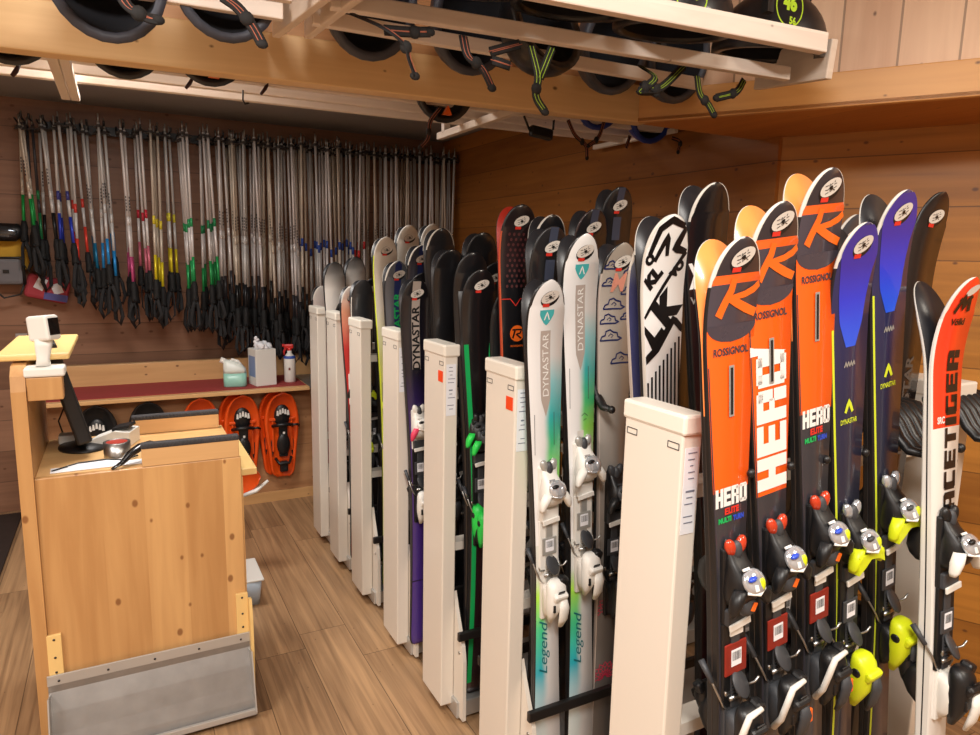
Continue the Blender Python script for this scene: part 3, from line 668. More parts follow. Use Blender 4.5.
def heel_meshes(style):
    if ('h', style) in _bm: return _bm[('h', style)]
    c = {'hero': M_black, 'neon': K_yel, 'white': M_wplas, 'black': M_black, 'green': K_gneon, 'race': M_black, 'pale': M_wplas, 'lime': K_yel, 'red': M_wplas}[style]
    c2 = {'hero': M_dgrey, 'white': K_oval, 'race': M_wplas}.get(style, M_black); V = Vector; out = []
    mb = MB()   # base on its track
    mb.box((0, -.018, -.02), (.06, .016, .16), bev=.004)
    mb.loft([(V((0, -.032, .03)), .022, .016), (V((0, -.045, .01)), .030, .028), (V((0, -.050, -.03)), .032, .034), (V((0, -.040, -.065)), .028, .026), (V((0, -.026, -.09)), .02, .012)], p=3)
    out.append(('heel_base', mb.mesh('heel_base', [c2 if style != 'race' else M_wplas]), None))
    mb = MB()   # beak-shaped cup
    mb.loft([(V((0, -.064, .062)), .016, .012), (V((0, -.068, .055)), .026, .020), (V((0, -.072, .038)), .031, .027), (V((0, -.074, .015)), .032, .030), (V((-.003, -.072, -.008)), .030, .029), (V((-.008, -.072, -.035)), .025, .026), (V((-.012, -.064, -.065)), .015, .018), (V((-.014, -.056, -.095)), .006, .008)], n=18, p=2.5)
    mb.box((.0, -.100, .012), (.050, .022, .030), 0, rot=(.5, 0, 0), bev=.008)
    if style in ('neon', 'green', 'lime'):
        for sx in (-1, 1): mb.ball((sx*.031, -.074, .018), (.004, .013, .013), 1, n=14, k=6)
    else:
        mb.box((.0, -.106, .030), (.022, .004, .014), 1, rot=(.5, 0, 0), bev=.001); mb.box((-.020, -.092, -.028), (.008, .014, .028), 1, bev=.002)
        mb.box((.024, -.070, .052), (.030, .034, .034), 1, rot=(.2, .3, 0), bev=.008)
    out.append(('heel_cup', mb.mesh('heel_cup', [c, M_black]), None))
    mb = MB()   # opening lever
    mb.tube([(.010, -.100, .0), (.012, -.104, -.03), (.014, -.092, -.075), (.012, -.078, -.108)], [.014, .018, .017, .010], n=10, flat=.6, a0=(1, 0, 0))
    if style in ('hero',):
        mb.box((.026, -.104, -.03), (.012, .008, .036), 1, bev=.002)
        mb.tube([(-.034, -.05, -.07), (-.036, -.075, -.03), (-.034, -.09, .02), (-.024, -.098, .062), (.012, -.100, .070)], [.008, .008, .008, .008, .006], 2, n=8)
    out.append(('heel_lever', mb.mesh('heel_lever', [{'white': M_wplas, 'race': M_wplas}.get(style, M_dgrey), K_or, M_wplas]), None))
    _bm[('h', style)] = out; return out
def brake_mesh():
    mb = MB()
    for sx in (-1, 1):
        mb.tube([(sx*.018, -.022, -.02), (sx*.034, -.026, .0), (sx*.044, -.020, .03), (sx*.047, .0, .06), (sx*.050, .02, .09)], .003, 1, n=6)
        mb.tube([(sx*.047, -.004, .055), (sx*.051, .028, .10)], [.006, .008], 0, n=8)
        mb.tube([(sx*.02, -.03, .035), (sx*.045, -.045, .045), (sx*.052, -.05, .06)], .003, 1, n=6)
    mb.lathe([(0, 0), (.026, 0), (.028, .003), (.026, .006), (0, .006)], c=(.004, -.038, .052), rot=(PI/2-.5, 0, .4), n=18, sx=1, sy=1.25)
    mb.tube([(0, -.02, .03), (.004, -.036, .05)], .008, 0, n=8)
    mb.tube([(-.02, -.03, .015), (.02, -.03, .015)], .006, 1, n=8)
    return mb.mesh('ski_brake', [M_dgrey, M_steel])
BRK = brake_mesh()
def plate_mesh(style, gap):
    k = ('p', style, round(gap, 2))
    if k in _bm: return _bm[k]
    mb = MB(); z1 = -.09; z0 = -gap+.03; c = -.165
    mb.box((0, -.0165, (z0+z1)/2), (.058, .008, z1-z0), 0, bev=.002)
    mb.box((0, -.0195, (z0+z1)/2), (.022, .008, z1-z0), 1, bev=.002)
    if style == 'hero': mb.box((.0, -.0245, z1-.018), (.032, .003, .014), 3)
    for q in range(7): mb.box((0, -.024, z0+.02+.007*q), (.018, .004, .003), 1)
    w = .066 if style == 'hero' else .05; col = 2 if style == 'hero' else 1
    mb.box((0, -.0225, c), (.056 if style == 'hero' else .046, .004, w), col, bev=.002)
    a = mb.mesh('binding_track', [M_black if style != 'white' else M_wplas, M_dgrey if style != 'white' else K_silver, mat('red_track', (140, 36, 24), .45, noise=.5), M_wplas])
    mb = MB(); mb.box((0, -.0250, c+.002), (.026, .0008, .034), 0)
    rr = random.Random(2)
    for i in range(9): mb.box((-.010+.0025*i, -.0257, c+.006), (rr.choice((.0006, .0012)), .0004, .018), 1)
    b = mb.mesh('barcode_label', [M_paper, M_black])
    _bm[k] = (a, b); return _bm[k]

def wlabels(z): # small white size strips beside the toe piece
    mb = MB(); mb.box((.002, -.0425, z), (.05, .0015, .014)); return mb
_wl = None
def fit_binding(ski, s, style, vt, gap=.33, full=True):
    y0 = -s.th(vt)+.010
    for nm, me, _ in toe_meshes(style):
        o = link(nm, me, ski); o.location = (0, y0, vt); o.scale = (.86, .78, .76)
    if not full: return
    for nm, me, _ in heel_meshes(style):
        o = link(nm, me, ski); o.location = (0, y0, vt-gap); o.scale = (.86, .78, .80)
    o = link('ski_brake', BRK, ski); o.location = (0, y0, vt-gap+.04); o.scale = (.85, .8, .8)
    a, b = plate_mesh(style, gap)
    o = link('binding_track', a, ski); o.location = (0, y0, vt)
    c = link('barcode_label', b, o)

# ------------------------------------------------------------------ designs: each returns (mats, decorate(ski_obj, s))
def d_hero(big):
    def mats(Ln):
        blk = (50, 44, 48); orr = (246, 96, 22); ch = (66, 60, 70)
        st = [(0, blk), (.056, (240, 96, 34)), (.073, ch), (.150, orr), (.532 if big else .452, (54, 54, 60))]
        return [ramp('race_top', 'Z', Ln, st, const=True), K_blk, ramp('orange_base', 'Z', Ln, [(0, (244, 148, 78)), (.30, (40, 36, 38))], const=True), K_tipw]
    def deco(o, s):
        L_ = s.L
        mb = MB(); s.strip(mb, L_-.180, L_-.149, lambda v: -.058*math.sqrt(max(0, 1-((L_-.149-v)/.031)**2)), lambda v: .058*math.sqrt(max(0, 1-((L_-.149-v)/.031)**2)), 12, .0008)
        mb.build('charcoal_field', mat('charcoal_field', (66, 60, 70), .28, coat=.5), o)
        mb = MB()
        s.stroke(mb, [(-.034, L_-.134), (-.024, L_-.115), (-.010, L_-.09), (-.006, L_-.070)], [.018, .017, .016, .014])
        s.stroke(mb, [(.056, L_-.082), (.044, L_-.092), (.024, L_-.099), (-.014, L_-.104)], [.012, .013, .012, .009])
        s.stroke(mb, [(-.016, L_-.101), (.006, L_-.112), (.030, L_-.124), (.054, L_-.134)], [.012, .015, .016, .015])
        mb.build('letter_emblem', K_or, o)
        mb = MB(); s.text(mb, 'ROSSIGNOL', 0, L_-.196, .014, w=.084, bold=.03); mb.build('lettering', K_greyd, o)
        v0, v1 = (L_-.325, L_-.24) if big else (L_-.315, L_-.222)
        if big:
            mb = MB(); block(s, mb, 'HERO', .0, L_-.398, .078, .262, True)
            s.strip(mb, L_-.268, L_-.250, -.06, lambda v: -.06+.10*(1-(v-(L_-.268))/.018), 6, .0012); mb.build('lettering', K_white, o)
        else:
            mb = MB(); block(s, mb, 'HERO', .0, L_-.464, .036, .078); mb.build('lettering', K_white, o)
            mb = MB(); block(s, mb, 'E', -.012, L_-.492, .013, .009); s.text(mb, 'LITE', .006, L_-.492, .013, w=.026, bold=.06); mb.build('lettering', K_redp, o)
            mb = MB(); s.text(mb, 'MULTI', -.016, L_-.508, .011, w=.032, bold=.06); mb.build('lettering', K_green, o)
            mb = MB(); s.text(mb, 'TURN', .018, L_-.509, .011, w=.027, bold=.06); mb.build('lettering', K_blue, o)
        mb = MB(); s.strip(mb, v0, v1, -.0062, .0062, 4, .0026, 0); s.strip(mb, v0+.004, v1-.004, -.0028, .0028, 4, .0034, 1)
        mb.build('vibration_slot', [K_silver, K_black], o)
        sticker(s, o, .034)
        mb = MB(); s.strip(mb, .3, L_-.22, lambda v: -s.hw(v)+.001, lambda v: -s.hw(v)+.005, 20, .0011); mb.build('edge_stripe', K_greyd, o)
    return mats, deco
def d_blue():
    def mats(Ln): return [ramp('navy_top', 'Z', Ln, [(0, (42, 40, 92)), (.4, (38, 40, 66)), (.6, (40, 42, 56))], const=False), K_blk, K_base, K_tipw]
    def deco(o, s):
        L_ = s.L; mb = MB()
        def hwf(v):
            d = L_-v
            if d < .05: return .056*math.sqrt(max(0, (d-.0)/.05))
            if d < .10: return .056-.010*(d-.05)/.05
            if d < .19: return .046-.012*(d-.10)/.09
            return .034-.020*(d-.19)/.05
        s.strip(mb, L_-.24, L_-.006, lambda v: -hwf(v)+.002, lambda v: hwf(v)+.002, 40, .0009)
        mb.build('blue_panel', ramp('blue_fade', 'Z', L_, [(0, (58, 52, 150)), (.08, (54, 46, 170)), (.15, (44, 60, 214)), (.24, (40, 90, 230))]), o)
        mb = MB(); s.text(mb, 'DYNASTAR', 0, L_-.392, .011, w=.050, bold=.02)
        s.stroke(mb, [(-.011, L_-.374), (0, L_-.350), (.011, L_-.374)], [.007, .009, .007], n=3); mb.build('lettering', K_neonp, o)
        mb = MB(); [s.stroke(mb, [(-.016+.008*q, L_-.280), (-.011+.008*q, L_-.269), (-.009+.008*q, L_-.278)], .003, .0012, 2) for q in range(4)]; mb.build('lettering', K_silver, o)
        mb = MB(); s.strip(mb, .02, L_-.2, lambda v: -s.hw(v), lambda v: -s.hw(v)+.0085, 24, .0011); mb.build('edge_stripe', K_neonp, o)
        sticker(s, o, .042)
    return mats, deco
def wash_mat(L_):
    m = ramp('white_teal_top', 'Z', L_, [(.20, (226, 228, 228)), (.27, (150, 214, 222)), (.36, (60, 190, 190)), (.44, (70, 200, 130)), (.52, (140, 222, 90)), (.62, (214, 220, 208)), (L_-.66, (208, 208, 204)), (L_-.60, (170, 228, 70)), (L_-.50, (70, 204, 140)), (L_-.36, (30, 165, 185)), (L_-.22, (214, 226, 226))])
    nt = m.node_tree; N = nt.nodes.new; Lk = nt.links.new; b = nt.nodes['Principled BSDF']
    cr = [n for n in nt.nodes if n.type == 'VALTORGB'][0]; tc = [n for n in nt.nodes if n.type == 'TEX_COORD'][0]; sp = [n for n in nt.nodes if n.type == 'SEPXYZ'][0]
    def M(op, a, bb):
        n = N('ShaderNodeMath'); n.operation = op
        for i_, v in enumerate((a, bb)):
            if isinstance(v, (int, float)): n.inputs[i_].default_value = v
            else: Lk(v, n.inputs[i_])
        return n.outputs[0]
    ns = N('ShaderNodeTexNoise'); ns.inputs['Scale'].default_value = 9; Lk(tc.outputs['Object'], ns.inputs['Vector'])
    x = M('ADD', sp.outputs['X'], M('MULTIPLY', M('SUBTRACT', ns.outputs['Fac'], .5), .03))
    low = M('LESS_THAN', sp.outputs['Z'], .75)
    sgn = M('SUBTRACT', 1.0, M('MULTIPLY', low, 2.0))
    mr = N('ShaderNodeMapRange'); mr.interpolation_type = 'SMOOTHSTEP'; Lk(M('MULTIPLY', x, sgn), mr.inputs['Value']); mr.inputs['From Min'].default_value = -.008; mr.inputs['From Max'].default_value = .018
    mx = N('ShaderNodeMix'); mx.data_type = 'RGBA'; Lk(mr.outputs[0], mx.inputs['Factor']); mx.inputs['A'].default_value = lin((226, 226, 226)); Lk(cr.outputs[0], mx.inputs['B']); Lk(mx.outputs['Result'], b.inputs['Base Color'])
    return m
def d_white():
    def mats(Ln): return [wash_mat(Ln), K_blk, K_base, K_blkp]
    def deco(o, s):
        L_ = s.L
        sticker(s, o, .045)
        mb = MB(); s.strip(mb, L_-.118, L_-.078, lambda v: -.021*min(1, (v-(L_-.118))/.028)**.7, lambda v: .021*min(1, (v-(L_-.118))/.028)**.7, 8, .001); mb.build('shield_emblem', K_teal, o)
        mb = MB(); s.stroke(mb, [(-.007, L_-.104), (0, L_-.084), (.008, L_-.104)], [.003, .004, .003], n=3, off=.002); mb.build('arrow_mark', K_white, o)
        mb = MB(); s.strip(mb, L_-.36, L_-.132, lambda v: -.015*min(1, (v-(L_-.36))/.05), lambda v: .015*min(1, (v-(L_-.36))/.05), 10, .0009); mb.build('beige_band', K_taupe, o)
        mb = MB(); s.text(mb, 'DYNASTAR', .0, L_-.222, .018, rot=PI/2, w=.165, bold=.0, off=.0016); mb.build('lettering', K_white, o)
        mb = MB(); s.strip(mb, L_-.46, L_-.35, -.036, -.0345, 1, .0016); s.strip(mb, L_-.44, L_-.35, .024, .0255, 1, .0016)
        s.stroke(mb, [(.002, L_-.485), (.012, L_-.478), (.022, L_-.487)], .0014, .0016, 3); s.stroke(mb, [(.008, L_-.498), (.018, L_-.494)], .0014, .0016, 3); mb.build('fine_lines', K_greyd, o)
        mb = MB(); s.strip(mb, L_-.545, L_-.525, -.012, .008, 2, .0014); mb.build('size_label', K_oval, o)
        mb = MB(); s.text(mb, 'Legend', -.010, .44, .034, rot=PI/2, w=.17, bold=0, off=.0018, shear=.4); mb.build('lettering', mat('petrol_print', (20, 110, 120), .4), o)
    return mats, deco
def d_cloud():
    def mats(Ln): return [ramp('beige_top', 'Z', Ln, [(0, (150, 140, 128)), (.2, (176, 168, 160)), (.45, (160, 152, 144)), (.9, (120, 112, 106)), (1.3, (104, 98, 94))]), K_taupe, K_base, K_blkp]
    def deco(o, s):
        L_ = s.L; sticker(s, o, .05); mb = MB()
        rr = random.Random(4)
        for cu, cv, k in ((-.03, .06, 1.0), (.035, .075, .9), (-.03, .105, 1.0), (.036, .13, 1.0), (-.012, .165, 1.35), (-.026, .205, 1.2), (-.02, .25, 1.35), (.018, .315, 1.4), (.034, .20, .8)):
            v = L_-cv
            pts = [(cu-.024*k, v-.008*k), (cu-.02*k, v), (cu-.012*k, v+.002*k), (cu-.01*k, v+.010*k), (cu, v+.013*k), (cu+.008*k, v+.008*k), (cu+.018*k, v+.006*k), (cu+.02*k, v-.002*k), (cu+.03*k, v-.006*k), (cu+.02*k, v-.009*k), (cu, v-.008*k), (cu-.024*k, v-.008*k)]
            s.stroke(mb, pts, .0042, .0012, 2)
            s.stroke(mb, [(cu-.004*k, v), (cu+.002*k, v+.005*k), (cu+.008*k, v+.001*k), (cu+.003*k, v-.003*k)], .0022, .0012, 2)
        mb.build('cloud_pattern', K_navy, o)
        mb = MB(); s.text(mb, 'M', .0, L_-.105, .05, w=.05, bold=.02, off=.002, shear=.2); mb.build('lettering', mat('salmon', (222, 150, 130), .5), o)
        for cv, cu in ((.50, .0), (.28, -.01)):
            mb = MB()
            for a in range(9):
                th = PI*a/8; 
                for r0, r1 in ((.006, .03), (.032, .052)):
                    pts = [(cu+r0*math.cos(th), cv+r0*math.sin(th)), (cu+(r0+r1)/2*math.cos(th+.18), cv+(r0+r1)/2*math.sin(th+.18)), (cu+r1*math.cos(th), cv+r1*math.sin(th)), (cu+(r0+r1)/2*math.cos(th-.18), cv+(r0+r1)/2*math.sin(th-.18)), (cu+r0*math.cos(th), cv+r0*math.sin(th))]
                    s.stroke(mb, pts, .003, .0012, 2)
            mb.build('flower_pattern', K_pink, o)
        mb = MB(); s.strip(mb, L_-.69, L_-.665, -.018, .01, 2, .0016); s.strip(mb, L_-.685, L_-.670, -.012, .004, 2, .0022, 1); mb.build('size_label', [K_white, K_greyd], o)
    return mats, deco
def d_volklbw():
    def mats(Ln): return [ramp('white_graphic_top', 'Z', Ln, [(0, (232, 232, 230)), (1.8, (228, 228, 226))]), K_tipw, K_base, K_tipw]
    def deco(o, s):
        L_ = s.L; mb = MB()
        def T(w, cu, dv, h, rot, ww): s.text(mb, w, cu, L_-dv, h, rot, w=ww, bold=.09, off=.0012)
        s.stroke(mb, [(-.05, L_-.085), (-.03, L_-.03), (.0, L_-.012), (.04, L_-.028)], [.012, .016, .016, .012], n=8)
        s.stroke(mb, [(.044, L_-.03), (.022, L_-.075), (.055, L_-.085)], [.012, .020, .012], n=6)
        s.stroke(mb, [(-.056, L_-.225), (.055, L_-.085)], [.008, .010], n=10)
        s.stroke(mb, [(-.034, L_-.10), (-.004, L_-.045), (.0, L_-.09)], [.010, .014, .010], n=6)
        T('VO', .034, .122, .024, .8, .046); T('KL', -.034, .135, .034, .8, .052); T('K', .012, .205, .070, .75, .075)
        T('L', -.034, .262, .060, .78, .055); T('O', -.048, .095, .026, .8, .026)
        s.stroke(mb, [(-.056, L_-.325), (-.02, L_-.30), (.03, L_-.235), (.058, L_-.265)], [.018, .018, .016, .014], n=6)
        for k in range(9):
            u = -.046+.0115*k; s.strip(mb, L_-.56, L_-.375+.012*k, u-.0028, u+.0028, 6, .0012)
        mb.build('lettering', K_black, o)
        mb = MB(); s.strip(mb, L_-.9, L_-.50, -.06, .06, 10, .0009); mb.build('black_field', K_black, o)
    return mats, deco
def d_volklblk():
    def mats(Ln): return [ramp('black_top', 'Z', Ln, [(0, (22, 20, 22)), (.3, (26, 22, 24)), (.55, (48, 14, 16)), (.8, (40, 14, 16))]), K_blk, K_base, K_tipw]
    def deco(o, s):
        L_ = s.L; mb = MB(); s.text(mb, 'XX', -.018, L_-.205, .060, w=.085, bold=.05, shear=-.1); mb.build('lettering', K_white, o)
        mb = MB(); s.text(mb, 'V\u00f6lkl', -.022, L_-.262, .018, w=.066, bold=.02); mb.build('lettering', K_silver, o)
    return mats, deco
def d_plain(col=(24, 24, 27), stick=True, side=None, tip=None, base=None, stripe=None, word=None, wcol=None, wdv=.36, band=None, fade=None):
    def mats(Ln):
        st = fade or [(0, col), (.8, tuple(int(c*.9) for c in col))]
        return [ramp('ski_top', 'Z', Ln, st), side or K_blk, base or K_base, tip or K_blk]
    def deco(o, s):
        L_ = s.L
        if stick: sticker(s, o, .055)
        if stripe:
            mb = MB(); d0, d1, u0, u1, m_ = stripe
            s.strip(mb, L_-d1, L_-d0, u0, u1, 20, .0009); mb.build('stripe', m_, o)
        if band:
            mb = MB(); s.strip(mb, L_-.055, L_-.003, -.012, .014, 10, .0008); s.strip(mb, L_-.16, L_-.09, -.014, .016, 8, .0008); mb.build('tip_band', band, o)
        if word:
            mb = MB(); s.text(mb, word, .0, L_-wdv, .030, rot=PI/2, w=.24, bold=.03); mb.build('lettering', wcol or K_silver, o)
    return mats, deco
def d_rossi():
    def mats(Ln): return [ramp('carbon_top', 'Z', Ln, [(0, (26, 20, 22)), (.15, (44, 30, 32)), (.24, (20, 20, 24)), (.8, (16, 16, 20))]), mat('orange_edge', (196, 84, 50), .4), mat('red_base', (172, 44, 30), .4), K_blk]
    def deco(o, s):
        L_ = s.L; sticker(s, o, .05); mb = MB()
        for i in range(5):
            for j in range(11): s.ell(mb, -.034+.017*i+(.0085 if j % 2 else 0), L_-.09-.016*j, .005, .0055, 0, .0010, 0, n=6)
        mb.build('honeycomb_pattern', mat('maroon_dots', (84, 44, 44), .4), o)
        mb = MB(); s.stroke(mb, [(-.06, L_-.29), (-.022, L_-.29), (-.002, L_-.312), (.014, L_-.29), (.06, L_-.285)], .0028, .0012, 4)
        mb.build('red_line', K_redp, o)
        mb = MB(); s.ell(mb, .004, L_-.40, .026, .026, 0, .0012); s.text(mb, 'ROSSIGNOL', .004, L_-.44, .006, w=.045, bold=.02); mb.build('round_emblem', K_or, o)
        mb = MB(); s.stroke(mb, [(-.012, L_-.415), (-.004, L_-.39)], .006, .002, 3); s.stroke(mb, [(-.014, L_-.388), (.02, L_-.388), (.014, L_-.400), (.0, L_-.402), (.018, L_-.416)], .005, .002, 3); mb.build('letter_emblem', K_black, o)
    return mats, deco
def d_race():
    def mats(Ln): return [ramp('racing_top', 'Z', Ln, [(0, (236, 62, 30)), (.300, (226, 222, 216)), (1.7, (222, 218, 212))], const=True), mat('white_sidewall', (222, 220, 214), .4), K_base, K_tipw]
    def deco(o, s):
        L_ = s.L
        mb = MB(); s.ell(mb, .010, L_-.026, .020, .009, .4, .0014, 0); mb.build('rental_sticker', K_oval, o)
        mb = MB(); s.stroke(mb, [(-.025, L_-.070), (-.005, L_-.036), (.0, L_-.062), (.012, L_-.038), (.022, L_-.068)], [.011, .009, .011, .009, .011], .002, 4)
        s.stroke(mb, [(-.02, L_-.042), (.0, L_-.052), (.02, L_-.038)], .007, .002, 4); s.text(mb, 'V\u00f6lkl', .0, L_-.088, .014, w=.048, bold=.03); mb.build('lettering', K_black, o)
        mb = MB(); block(s, mb, 'RACETIGER', .014, L_-.338, .040, .385, True, gap=.12); mb.build('lettering', K_black, o)
        mb = MB(); s.text(mb, 'SRC', -.022, L_-.288, .015, w=.026, bold=.04, off=.0016); mb.build('lettering', K_white, o)
        mb = MB(); s.strip(mb, L_-.585, L_-.570, -.002, .003, 2, .0014); s.strip(mb, L_-.60, L_-.597, -.01, .012, 1, .0014); mb.build('small_marks', K_black, o)
    return mats, deco
def d_salomon(green=True):
    def mats(Ln): return [ramp('black_green_top', 'Z', Ln, [(0, (26, 22, 24)), (.5, (20, 18, 20)), (.9, (42, 24, 28))]), K_blk, K_base, K_blk]
    def deco(o, s):
        L_ = s.L; sticker(s, o, .05)
        mb = MB(); s.strip(mb, .04, L_-.24, lambda v: -s.hw(v)+.003, lambda v: -s.hw(v)+.020, 30, .0010); s.strip(mb, L_-.42, L_-.24, lambda v: s.hw(v)-.016, lambda v: s.hw(v)-.003, 8, .0010)
        mb.build('green_stripe', K_green, o)
        mb = MB(); v = L_-.50
        for p in ([(-.008, v-.010), (.012, v-.010), (.012, v), (-.006, v), (-.006, v+.010), (.014, v+.010)],): s.stroke(mb, p, .003, .0012, 2)
        s.stroke(mb, [(-.014, v-.018), (.020, v-.018), (.020, v+.018), (-.014, v+.018)], .0018, .0012, 2, closed=True)
        mb.build('square_emblem', K_green, o)
        mb = MB(); s.strip(mb, L_-.63, L_-.61, -.01, .012, 2, .0014); mb.build('size_label', K_oval, o)
    return mats, deco

UX = Vector((1, 0, 0))
SPEC = {}
def place_pair(tip, Yt, bx, design, front_lab, style=None, vt=None, gap=.30, lean=.0, back=True, back_lab=None, sh=.120, wa=.066, group=None, bend=.034, full=True, vty=None, bz=None, back_base=None, yaw=0, bdx=0, cat='ski'):
    """tip = pixel of the tip, Yt its depth plane; bx=(px,py) pixel where the ski's centre line passes lower down"""
    T = at(tip[0], tip[1], 1, Yt)
    zt = T.z; zb = .085; T.x = at(tip[0]-4*min(1, 1.5/Yt), tip[1], 1, Yt+bend).x
    # centre line lower point: depth varies linearly
    py = bx[1]; Yg = Yt-lean*.5
    for _ in range(6):
        Q = at(bx[0], py, 1, Yg); k = (zt-Q.z)/(zt-zb); Yg = Yt+bend-lean*k
    k = (zt-Q.z)/(zt-zb)
    Xb = T.x+(Q.x-T.x)/k
    B = Vector((Xb, Yt+bend-lean, zb)); Tt = Vector((T.x, Yt+bend, zt))
    ax = (Tt-B); Ln = round(ax.length, 3); ax.normalize()
    yv = Vector((math.sin(yaw), math.cos(yaw), 0)); yv = (yv-ax*yv.dot(ax)).normalized(); xv = yv.cross(ax).normalized()
    Mx = Matrix([[xv.x, yv.x, ax.x, B.x], [xv.y, yv.y, ax.y, B.y], [xv.z, yv.z, ax.z, B.z], [0, 0, 0, 1]])
    s = Ski(Ln, sh, wa, sh*.88, bend); mats, deco = design
    me = s.body(mats(Ln)); o = link('ski', me); o.matrix_world = Mx
    tag(o, front_lab, 'ski', group)
    deco(o, s)
    if vty: vt = (at(bx[0]+10, vty, 1, Yt+bend-lean*.45-.075).z-zb)/ax.z-(.034 if Yt < 1 else .02)
    if style: fit_binding(o, s, style, vt if vt else Ln*.5, gap, full)
    if back:
        Mb = Mx @ Matrix.Translation((bdx, .003, -.004)) @ Matrix.Rotation(PI, 4, 'Z')
        mts = [m for m in me.materials]
        if back_base: mts = [mts[0], mts[1], back_base, mts[3]]
        if style != 'race': mts[1] = K_blk
        if back_base: pass
        me2 = s.body(mts)
        b = link('ski', me2); b.matrix_world = Mb
        tag(b, back_lab or 'rear partner of the '+front_lab, 'ski', group)
        if style and full and vt:
            for nm, m_, _ in (toe_meshes('black')[:1]+heel_meshes('black')[:2]):
                q = link(nm, m_, b); q.scale = (.7, .62, .7); q.location = (0, -.004, (vt if nm == 'housing' else vt-gap))
    return o, s, Mx

# row A : in front of the nearest rack
SK = []
def A(*a, **k): SK.append(place_pair(*a, **k)); return SK[-1]
orb = mat('pale_orange_base', (244, 148, 78), .4)
GA = 'orange race skis in the nearest row'
A((732, 236), .83, (726, 560), d_hero(False), 'shortest orange ski, small white print, beside the large white post', 'hero', None, vty=578, back_lab='pale orange base of the ski behind the shortest orange ski', group=GA)
A((771, 200), .83, (767, 560), d_hero(True), 'orange ski with huge white sideways letters', 'hero', None, vty=555, back_lab='pale orange base of the ski behind the one with the huge sideways letters', group=GA)
A((819, 166), .83, (809, 560), d_hero(False), 'tallest orange ski with small white print, left of the blue skis', 'hero', None, vty=530, back_lab='pale orange base of the ski behind the tallest orange ski', group=GA)
GB = 'navy and blue skis in the nearest row'
A((853, 221), .83, (842, 500), d_blue(), 'shorter navy ski with a blue pointed panel and neon yellow edge', 'neon', None, vty=538, group=GB)
A((893, 188), .83, (880, 500), d_blue(), 'taller navy ski with a bright blue pointed panel, right of its shorter twin', 'neon', None, vty=507, group=GB, back_lab='black base of the ski behind the taller navy and blue ski')
A((932, 191), .95, (896, 430), d_plain((30, 24, 24), word='DYNASTAR', wcol=mat('dim_grey', (96, 90, 86), .5), wdv=.50), 'dark brown black ski with dim lettering behind the taller blue ski', None, lean=.04, back=False, group='black skis')
A((951, 279), .76, (937, 560), d_race(), 'red and white ski with black sideways letters, at the right edge', 'race', None, vty=552, back_lab='black base of the ski behind the red and white ski', lean=.12, sh=.11, group='right edge skis', bend=.05)
# small pair between
A((848, 213), 1.16, (836, 330), d_plain((70, 72, 78), tip=K_tipw), 'grey ski tip peeping between the tallest orange and shorter navy ski', None, lean=-.06, back=False)
# row B : far side of the nearest rack
A((666, 213), 1.16, (660, 420), d_volklbw(), 'white ski with bold black block letters and stripes', None, lean=-.06, group='wide skis behind the nearest post', sh=.125)
A((708, 181), 1.16, (706, 420), d_volklblk(), 'black ski with white X letters behind the first orange ski', 'black', .95, lean=-.06, group='wide skis behind the nearest post', sh=.125, full=False)
A((645, 232), 1.24, (644, 400), d_plain((48, 52, 92), stick=False, tip=K_tipw, side=K_taupe, base=K_silver, fade=[(0, (140, 148, 150)), (.12, (50, 54, 100)), (.8, (40, 42, 84))]), 'grey and navy ski edge left of the white block lettered ski', None, lean=-.06, back=False, sh=.10)
# row C : in front of the sixth rack
GC = 'white and green skis'
A((547, 279), 1.46, (545, 640), d_white(), 'shorter white and green ski with a teal shield', 'white', None, vty=487, lean=-.02, sh=.112, wa=.076, group=GC)
A((582, 233), 1.46, (579, 680), d_white(), 'taller white and green ski with a teal shield', 'white', None, vty=462, lean=-.02, sh=.112, wa=.076, group=GC)
A((620, 242), 1.46, (606, 640), d_cloud(), 'grey beige ski with navy cloud outlines and pink flowers', 'black', None, vty=492, lean=-.02, sh=.118, wa=.09)
bandg = mat('slate_band', (60, 66, 84), .4)
A((618, 186), 1.72, (612, 300), d_plain(band=bandg), 'black ski with the highest tip above the cloud pattern ski', None, lean=-.04, group='black skis')
A((592, 208), 1.72, (586, 300), d_plain(band=bandg, tip=K_dark2), 'black ski just left of the highest black tip', None, lean=-.04, group='black skis')
A((551, 226), 1.60, (546, 320), d_plain(band=bandg), 'black ski with slate band behind the shorter white ski', None, lean=.02, group='black skis')
A((550, 214), 1.80, (548, 300), d_plain(tip=K_tipw), 'black ski with a worn pale tip behind the honeycomb ski', None, lean=-.04, group='black skis')
A((520, 204), 1.86, (514, 350), d_rossi(), 'black ski with honeycomb tip and round orange emblem', None, lean=-.03, back_lab='red base of the ski behind the honeycomb ski', sh=.125)
# row D
A((480, 269), 1.95, (478, 560), d_salomon(), 'green striped black ski between the stickered posts', 'green', .93, lean=.0)
A((472, 252), 1.98, (470, 330), d_plain(stick=False), 'black ski just behind the green striped ski', 'green', .95, lean=.0, group='black skis', back=False)
A((482, 232), 2.25, (480, 320), d_plain(stick=False, tip=K_blk), 'broad black ski tip above the green striped one', None, lean=-.04, group='black skis', sh=.13)
A((451, 249), 2.28, (447, 420), d_plain(stick=False, tip=K_blk, word='salomon'[:0]), 'plain black ski above the smaller stickered post', 'black', .9, lean=-.04, group='black skis', sh=.125)
A((441, 228), 2.44, (440, 300), d_plain((40, 40, 44), stick=False, tip=K_tipw), 'dark pale rimmed ski behind the plain black one', None, lean=-.02, group='black skis', back=True)
